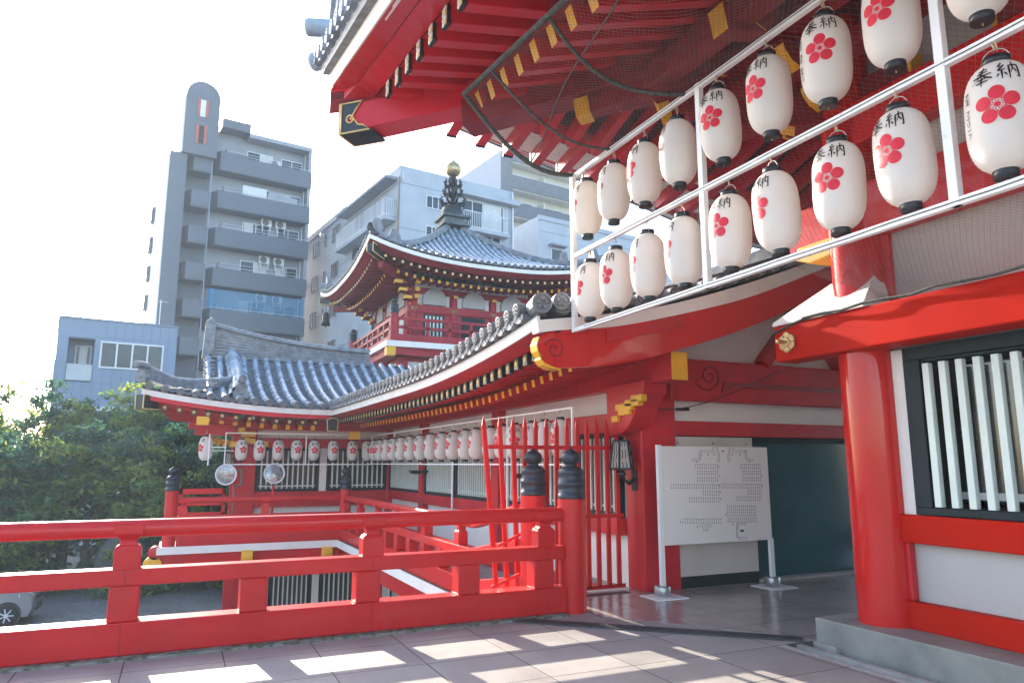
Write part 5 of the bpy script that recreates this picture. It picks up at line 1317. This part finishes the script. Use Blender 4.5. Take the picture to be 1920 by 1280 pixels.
# --- low blue building
bl = thing('office_building', 'low blue metal clad building with a recessed balcony and a four pane window', 'building', wloc(3,50,-2.7))
bp('front_wall', [(.25,6.2,46.0,46.15,-2.7,6.1),(.25,.75,46,46.15,6.1,8.45),(2.03,6.2,46,46.15,6.1,8.45),(.25,6.2,46,46.15,8.45,9.5)], BLUE, bl)
bp('side_wall', [(.25,.4,46.15,58,-2.7,9.5),(6.05,6.2,46.15,58,-2.7,9.5)], BLUE, bl)
bp('roof', [(.20,6.25,45.95,58,9.5,9.62)], BLUED, bl)
m = MB()
for i in range(14): x = .25+i*.4577; m.box(x-.012,x+.012,45.985,46.0,-2.7,6.05 if .7<x<2.1 else 9.5)
for z in (6.0,8.6): m.box(2.05,6.2,45.988,46.0,z-.015,z+.015)
m.build('cladding_seams', BLUED, bl, xf=CX)
bp('recess', [(.75,2.03,47.2,47.3,6.0,8.5),(.70,.76,46.1,47.3,6.0,8.5),(2.02,2.08,46.1,47.3,6,8.5),(.75,2.03,46.0,47.3,8.44,8.5),(.75,2.03,46,47.3,6.0,6.1)], BLUED, bl)
window(bl,47.2,'x',1.15,1.95,6.1,8.2,1,curtain=(.25,.75),name='door',fr=APTW)
m = MB(); m.box(.78,2.0,45.93,45.97,6.95,7.0); m.box(.78,2.0,45.93,45.97,6.1,6.15)
for q in (.78,1.4,1.97): m.box(q,q+.035,45.93,45.97,6.1,7.0)
m.box(.8,1.98,45.945,45.955,6.15,6.95); m.build('balcony_rail', mk('balcony_panel',(.42,.44,.46),.4,var=.03), bl, xf=CX)
window(bl,46.0,'x',2.30,5.53,6.86,8.38,4,fr=APTW,t=.09)
window(bl,.25,'y',48,50.5,5.6,7.4,2,fr=APTW,t=.09)
bp('lower_wall', [(2.2,4.0,45.7,46,-2.7,4.7)], APTW, bl); bp('lower_gable', [(2.35,3.7,45.66,45.70,3.7,4.45)], DKT, bl)
m = MB()
for x,h in ((1.0,1.6),(1.25,1.0),(5.4,1.9)):
    m.tube([(x,48,9.6),(x,48,9.6+h)],.025,5); m.tube([(x-.4,48,9.5+h),(x+.4,48,9.5+h)],.015,4)
m.build('roof_aerials', ALU, bl, xf=CX)
# --- grey concrete building behind the pagoda
mid = thing('concrete_building', 'grey concrete building with railed balconies standing behind the pagoda', 'building', wloc(24,54,-2.7))
bp('block', [(19.27,28.7,44.0,66,-2.7,22.1)], GRY, mid)
m = MB()
for z in (20.85,17.6,14.2,10.8,7.5): 
    m.box(19.28,28.7,43.985,44.0,z-.025,z+.025); m.box(19.255,19.27,44,66,z-.025,z+.025)
for x in (22.9,28.3): m.box(x-.015,x+.015,43.985,44,-2.7,22)
m.build('wall_joints', GRYD, mid, xf=CX)
bp('parapet', [(23.9,28.9,43.4,44.0,20.85,21.25)], GRY, mid); bp('parapet', [(19.1,19.27,54.5,66,21.8,22.3)], GRY, mid)
bp('canopy', [(18.35,19.27,44.4,54.4,21.15,21.35)], GRYD, mid)
bp('balcony_slab', [(18.35,19.27,44.5,54.4,18.2,18.5)], GRY, mid); bp('balcony_slab', [(24.0,27.9,43.3,44,18.15,18.4)], GRY, mid)
def railing(name, pts, z0, z1, par, n):
    m = MB()
    for (a,b) in zip(pts,pts[1:]):
        m.beam((a[0],a[1],z1),(b[0],b[1],z1),.06,.05); m.beam((a[0],a[1],z0+.06),(b[0],b[1],z0+.06),.05,.05)
        L = math.hypot(b[0]-a[0],b[1]-a[1]); k = int(L/n)
        for i in range(k+1): x, y = lerp(a[0],b[0],i/k), lerp(a[1],b[1],i/k); m.box(x-.018,x+.018,y-.018,y+.018,z0,z1)
    return m.build(name, ALU, par, xf=CX)
railing('balcony_railing',[(19.2,44.5),(18.4,44.5),(18.4,54.3)],18.5,19.7,mid,.16)
railing('balcony_railing',[(24.1,43.95),(24.1,43.35),(27.8,43.35),(27.8,43.95)],18.4,19.6,mid,.15)
window(mid,44.0,'x',21.3,22.75,19.4,20.35,3); window(mid,44,'x',24.15,25.95,18.45,20.65,2); window(mid,44,'x',26.0,27.75,18.45,20.65,2,curtain=(.0,.9))
window(mid,19.27,'y',47,49,18.6,20.7,2); window(mid,19.27,'y',50.5,52.5,18.6,20.7,2)
for z in (20.0,16.8,13.5,10.2,7.0):
    window(mid,19.27,'y',56,57.8,z,z+1.35,2,fr=GRYD); window(mid,19.27,'y',61.5,63.0,z-.1,z+1.3,2,fr=GRYD); window(mid,19.27,'y',59.3,59.8,z+.2,z+1.2,1,fr=GRYD)
    if z < 18: window(mid,19.27,'y',46.5,48.3,z,z+1.35,2,fr=GRYD); window(mid,19.27,'y',51,52.8,z,z+1.35,2,fr=GRYD); window(mid,44,'x',21.3,22.75,z,z+1.3,3); window(mid,44,'x',24.5,27.5,z,z+1.4,4)
m = MB(); m.tube([(28.55,43.9,22),(28.55,43.9,-2)],.07,8); m.tube([(19.45,43.9,21.5),(19.45,43.9,21.0)],.06,8); m.build('drain_pipe', ALU, mid, xf=CX)
m = MB(); m.tube([(19.2,43.93,21.2),(19.2,43.93,5)],.07,8); m.build('rust_pipe', mk('brown_pipe',(.25,.17,.12),.6,var=.2), mid, xf=CX)
for k,(y,z) in enumerate(((65,21.4),(60.2,21.4),(64.9,17.9))): 
    m = MB(); m.lathe([(.0,-.32),(.14,-.32),(.18,-.1),(.2,0)],(19.27,y,z),12,axis='x'); m.build('vent_hood', ALU, mid, xf=CX)
for x,y in ((20.0,56),(27.0,54)):
    m = MB(); m.tube([(x,y,22),(x,y,29)],.03,5); m.build('antenna', ALU, mid, xf=CX)
# --- slate blue block and cream flats farther right
fb_ = thing('apartment_block', 'cream and dark grey apartment block with long balconies, beyond the concrete building', 'building', wloc(42,64,-2.7))
bp('side_block', [(37.5,38.9,60,80,-2.7,33.8)], mk('slate_blue_wall',(.22,.28,.37),.7,var=.05), fb_)
bp('corner_strip', [(37.5,38.9,59.9,59.999,-2.7,33.8)], DKT, fb_)
bp('front_wall', [(38.9,48,61.3,75,-2.7,33.5)], CREAM, fb_)
for z in (35,32,29.0,26.0,23.0,20,17):
    b_ = bp('balcony', [(38.9,48,59.9,60.05,z-2.0,z-.55)], DKT, fb_); bp('slab', [(38.9,48,60.05,61.3,z-2.1,z-1.9)], CREAM, b_)
    window(fb_,61.3,'x',40,42.4,z-1.8,z+.2,2,curtain=(0,.5)); window(fb_,61.3,'x',44,46.4,z-1.8,z+.2,2)
    bp('partition', [(43.1,43.2,60.1,61.3,z-1.9,z+.3)], CREAM, b_)
for z in (30.6,31.5):
    m = MB(); m.lathe([(0,-.4),(.2,-.4),(.26,0)],(37.5,67,z),12,axis='x'); m.build('vent_hood', ALU, fb_, xf=CX)
r2 = thing('concrete_building', 'pale concrete building with a small hooded window, partly hidden by the far lanterns', 'building', wloc(38,52,-2.7))
bp('block', [(34.2,50,48.5,64,-2.7,22.6)], GRY, r2)
bp('parapet', [(34.1,50,48.4,48.52,22.3,22.7)], GRY, r2)
bp('hood', [(35.2,36.9,47.9,48.5,20.1,20.25)], GRYD, r2); window(r2,48.5,'x',35.5,36.7,18.6,19.95,1)
m = MB(); m.box(34.3,50,48.485,48.5,21.3,21.35); m.build('wall_joints', GRYD, r2, xf=CX)

# ================================================================ trees on the left
def leaf_mat(name, c, tr):
    m = mk(name, c, .5, var=.35, vs=.9, spec=.3)
    t = m.node_tree; b = t.nodes['Principled BSDF']; out = t.nodes['Material Output']
    tl = t.nodes.new('ShaderNodeBsdfTranslucent'); tl.inputs[0].default_value = (*tr,1)
    mx = t.nodes.new('ShaderNodeMixShader'); mx.inputs[0].default_value = .38
    t.links.new(b.outputs[0], mx.inputs[1]); t.links.new(tl.outputs[0], mx.inputs[2]); t.links.new(mx.outputs[0], out.inputs[0])
    return m
LEAF = [leaf_mat('leaves_mid_green',(.065,.14,.062),(.20,.34,.08)), leaf_mat('leaves_sunlit_yellow_green',(.15,.20,.05),(.40,.48,.08)), leaf_mat('leaves_dark_green',(.036,.10,.072),(.08,.19,.11))]
BARK = mk('bark',(.09,.07,.055),.9,var=.3,vs=6,bump=.5,bs=20)
def tree_mesh(seed, h, rx, ry, nclump, nleaf, base=.12, lsz=.13):
    rd = random.Random(seed); cr = MB(); tk = MB()
    tk.tube([(0,0,-.2),(rd.uniform(-.1,.1),.05,h*.25),(rd.uniform(-.2,.2),.1,h*.55),(0,0,h*.8)],[.20,.16,.11,.04],8)
    # boughs: each carries several leaf sprays of its own tint, upper ones coloured as sunlit
    for bq in range(max(5,nclump//9)):
        a = rd.random()*6.283; u = rd.random()**.85; z = h*(base+(1-base)*u)
        prof = math.sqrt(max(.05,1-(abs(u-.42)/.62)**2.2)); q = (.45+.55*rd.random())*prof
        tip = Vector((rx*q*math.cos(a),ry*q*math.sin(a),z)); tk.tube([(0,0,max(.3,z*.55)),tip*.55+Vector((0,0,z*.34)),tip],[.07,.04,.012],5)
        tint = rd.random()
        for c in range(9):
            c0 = tip+Vector((rd.gauss(0,.55),rd.gauss(0,.55),rd.gauss(0,.36))); rc = rd.uniform(.22,.42)
            if c0.z < .1: c0.z = .1+rd.random()*.3
            hi = (u > .50 and tint > .35) or tint > .86  # sunlight on the upper boughs is put into the leaf colour
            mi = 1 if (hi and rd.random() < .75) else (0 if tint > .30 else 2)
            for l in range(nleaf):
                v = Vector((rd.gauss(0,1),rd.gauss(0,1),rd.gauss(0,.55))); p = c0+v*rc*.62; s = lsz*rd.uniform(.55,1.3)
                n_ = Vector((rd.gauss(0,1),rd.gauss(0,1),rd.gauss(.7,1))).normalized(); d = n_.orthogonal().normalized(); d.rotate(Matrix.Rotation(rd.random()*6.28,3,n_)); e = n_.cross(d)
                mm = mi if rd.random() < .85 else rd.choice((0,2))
                cr.add([p-d*s,p-e*s*.42+n_*.02,p+d*s,p+e*s*.42+n_*.02],[(0,1,2,3)],mm)
    return cr, tk
def tree(protos, k, loc, rz, sc, label, group='trees along the edge of the car park'):
    if k not in protos: return None
masters = {}
def plant(kind, x, y, rz, s, label, name='tree', group='trees along the edge of the car park'):
    if kind not in masters:
        t = thing(name, label, 'tree', (0,0,0), group)
        spec = {0:(3,7.2,2.6,2.4,250,46),1:(8,6.4,3.0,2.5,250,46),2:(15,5.0,2.4,2.2,200,46),3:(21,2.4,1.6,1.4,60,60)}[kind]
        cr, tk = tree_mesh(*spec, base=.10 if kind < 3 else .02)
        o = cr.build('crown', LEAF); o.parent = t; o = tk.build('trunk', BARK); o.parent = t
        masters[kind] = t
    else: t = copy_tree(masters[kind])
    t.location = (x,y,-2.7); t.rotation_euler = (0,0,R_(rz)); t.scale = (s[0],s[0],s[1]); t['label'] = label; t['group'] = group
    return t
plant(0,-7.6,33.5,20,(1.0,1.10),'tall broad tree with yellowish top at the left edge of the view')
plant(1,-5.2,34.5,80,(1.0,1.08),'bushy green tree just left of the blue building')
plant(0,-2.6,35.2,200,(1.05,1.0),'green tree in front of the recessed balcony of the blue building')
plant(1,-.2,34.0,310,(.95,.98),'green tree under the four pane window of the blue building')
plant(2,1.9,33.2,40,(1.05,1.15),'sparse tree close behind the tip of the wing roof')
plant(2,-6.4,30.6,120,(1.1,.95),'low dark tree in front of the row, near the left edge')
plant(2,-3.6,31.4,260,(1.15,1.0),'low dark tree in the middle of the front row')
plant(2,-1.0,31.0,15,(1.1,.98),'low dark tree in the front row near the grey stone')
plant(2,1.2,30.2,170,(1.05,1.0),'low dark tree against the open end of the wing')
plant(1,3.8,36.5,140,(1.0,.95),'green tree far behind the lantern at the wing corner')
plant(1,-8.9,35.8,200,(1.05,1.12),'green tree between the two tallest trees at the left edge')
plant(0,-10.2,34.5,250,(1.0,1.0),'tree outside the left edge of the view')
plant(1,-11.5,38.5,30,(1.2,1.15),'tree at the far left behind the tall broad tree')
for i,(x,y,r_) in enumerate(((-8.3,30.6,0),(-5.3,29.6,70),(-2.6,29.9,140),(-.3,29.0,220),(1.4,28.5,300),(-10.5,31.5,40))):
    lab = ['clipped shrub under the tall left tree','shrub in front of the low left tree','shrub behind the grey round stone','shrub beside the ground floor post','shrub by the wing foundation','shrub outside the left edge'][i]
    plant(3,x,y,r_,(1.15,1.0),lab,'shrub','shrubs at the foot of the trees')
# ================================================================ round grey stone
m = MB(); rows = []
for i in range(15):
    t = i/14*math.pi; z = math.cos(math.pi-t)*1.25; r = math.sin(t)*1.05
    rows.append([(r*math.cos(a)*(1+.04*noise.noise((math.cos(a)*2,math.sin(a)*2,z*2))),r*.45*math.sin(a),z*(1+.02*math.sin(3*a))) for a in [2*math.pi*j/28 for j in range(28)]])
m.loft(rows,0,True); o = m.build('memorial_stone', mk('dark_granite',(.06,.06,.065),.6,var=.25,vs=5,bump=.2,bs=30)); o.location = (-1.45,28.3,-1.72); o.scale = (.80,.8,.80)
tag(o, 'round topped dark grey stone standing on the lot behind the front railing', 'stone')
# ================================================================ car
car = thing('parked_car', 'small silver hatchback parked on the grey lot below the terrace', 'car', (-4.6,24.8,-2.7))
SILV = mk('silver_car_paint',(.26,.26,.28),.28,metal=.5,var=.02,coat=.6)
def cbuild(m, name, mat, par=car, bevel=0, ang=-4):
    return m.build(name, mat, par, bevel, xf=Matrix.Translation((-3.25,24.75,-2.7)) @ Matrix.Rotation(R_(ang),4,'Z'))
prof = [(0.02,.42),(-.0,.62),(-.06,.80),(-.35,.92),(-.85,1.00),(-1.45,1.47),(-1.75,1.54),(-2.9,1.56),(-3.22,1.48),(-3.36,.95),(-3.38,.55),(-3.33,.28)]
def half(z):   # half width at height z
    return .735 if z < .95 else .735-.17*(z-.95)/.6
m = MB(); bot = [(x,.22) for x in (-3.33,-3.0,-2.4,-1.6,-.9,-.4,-.06)]
loop = prof+bot[0:]
n_ = len(loop)
rows = []
for s_ in (-1,-.94,-.5,0,.5,.94,1):
    rows.append([(x*(1-.03*(1-abs(s_))) - (.07 if abs(s_)==1 else 0)*(1 if x > -1.6 else -1)*.5, s_*half(z)*(1 if abs(s_)<1 else 1), z-(.03 if abs(s_)==1 and z>.5 else 0)) for x,z in loop])
m.loft(rows,0,True); bd = cbuild(m,'body',SILV)
for side in (-1,1):
    y = side*.752
    m = MB(); yy = lambda z: side*(half(z)+.012)
    for poly in ([(-.98,1.00),(-1.42,1.38),(-1.60,1.43),(-2.05,1.45),(-2.05,1.00)],[(-2.11,1.0),(-2.11,1.45),(-2.85,1.44),(-3.0,1.05)]):
        m.add([(x,yy(z),z) for x,z in poly],[tuple(range(len(poly)))])
    cbuild(m,'side_window',GLASS)
    m = MB(); m.prism([(-1.05,.26),(-1.05,.98),(-1.07,.98),(-1.07,.26)],'y',min(y,y-side*.03),max(y,y-side*.03)); m.prism([(-2.07,.26),(-2.07,.98),(-2.09,.98),(-2.09,.26)],'y',min(y,y-side*.03),max(y,y-side*.03)); cbuild(m,'door_seam',BLK,bd)
    m = MB(); m.lathe([(0,-.10),(.07,-.08),(.09,0),(.06,.07),(0,.08)],(-1.12,side*.86,1.06),12,axis='x'); m.box(-1.16,-1.10,side*.74,side*.86,1.0,1.05); cbuild(m,'wing_mirror',mk('mirror_blue_sheen',(.30,.40,.52),.15,metal=.6,var=0) if side<0 else SILV)
    m = MB(); m.loft([[(-.02,side*.45,.64),(-.02,side*.45,.78),(-.06,side*.62,.82),(-.05,side*.62,.66)],[(-.34,side*.742,.74),(-.34,side*.742,.88),(-.36,side*.73,.90),(-.30,side*.73,.72)]]); cbuild(m,'headlight',mk('headlight_lens',(.70,.62,.58),.1,var=.2,vs=20,spec=.8))
    for wx in (-.58,-2.78):
        m = MB(); m.lathe([(.34,-.01),(.34,.015)],(wx,side*.742,.29),24,axis='y'); cbuild(m,'wheel_arch',BLK,bd)
        m = MB(); m.lathe([(.19,-.085),(.255,-.085),(.275,-.06),(.275,.06),(.255,.085),(.19,.085)],(wx,side*.69,.275),28,axis='y'); wl = cbuild(m,'wheel',mk('tyre_rubber',(.02,.02,.021),.8,var=.1))
        m = MB(); m.lathe([(.195,-.0),(.195,side*.078),(.178,side*.085),(.172,side*.02),(0,side*.02)],(wx,side*.69,.275),28,axis='y'); 
        for k in range(7):
            a = 2*math.pi*k/7; m.beam((wx+.03*math.cos(a),side*.765,.275+.03*math.sin(a)),(wx+.18*math.cos(a),side*.765,.275+.18*math.sin(a)),.03,.034,1,up=(0,1,0))
        m.lathe([(.05,side*.06),(.05,side*.09),(0,side*.092)],(wx,side*.69,.275),14,1,axis='y'); cbuild(m,'rim',[BLK,ALU],wl)
m = MB(); m.add([(-.90,-.62,1.02),(-.90,.62,1.02),(-1.43,.55,1.45),(-1.43,-.55,1.45)],[(0,1,2,3)]); 
for i,v in enumerate(m.v): m.v[i] = (v[0]+.012,v[1],v[2]+.012)
cbuild(m,'windscreen',GLASS)
m = MB(); m.box(-.02,.03,-.30,.30,.32,.50); m.box(-.01,.025,-.35,.35,.62,.72); cbuild(m,'grille',BLK,bd,.01)
# small red cone-top marker on the gravel
# ================================================================ ground marks
m = MB(); m.lathe([(.16,0),(.15,.015),(0,.02)],(-.5,30.2,-2.7),12); tag(m.build('ground_marker', REDF), 'small flat red marker lying on the gravel', 'marker')

# ================================================================ air volume added to stand in for lens veil, lifting far darks
m = MB(); m.box(-155,155,-45,165,-4,37)
HZ = bpy.data.materials.new('veil_haze_air'); HZ.use_nodes = True; t = HZ.node_tree
t.nodes.remove(t.nodes['Principled BSDF']); pv = t.nodes.new('ShaderNodeVolumePrincipled')
pv.inputs['Color'].default_value = (.74,.87,1.0,1); pv.inputs['Density'].default_value = .0013; pv.inputs['Anisotropy'].default_value = .1
t.links.new(pv.outputs[0], t.nodes['Material Output'].inputs['Volume'])
hz = m.build('veil_haze', HZ); tag(hz, kind='stuff')
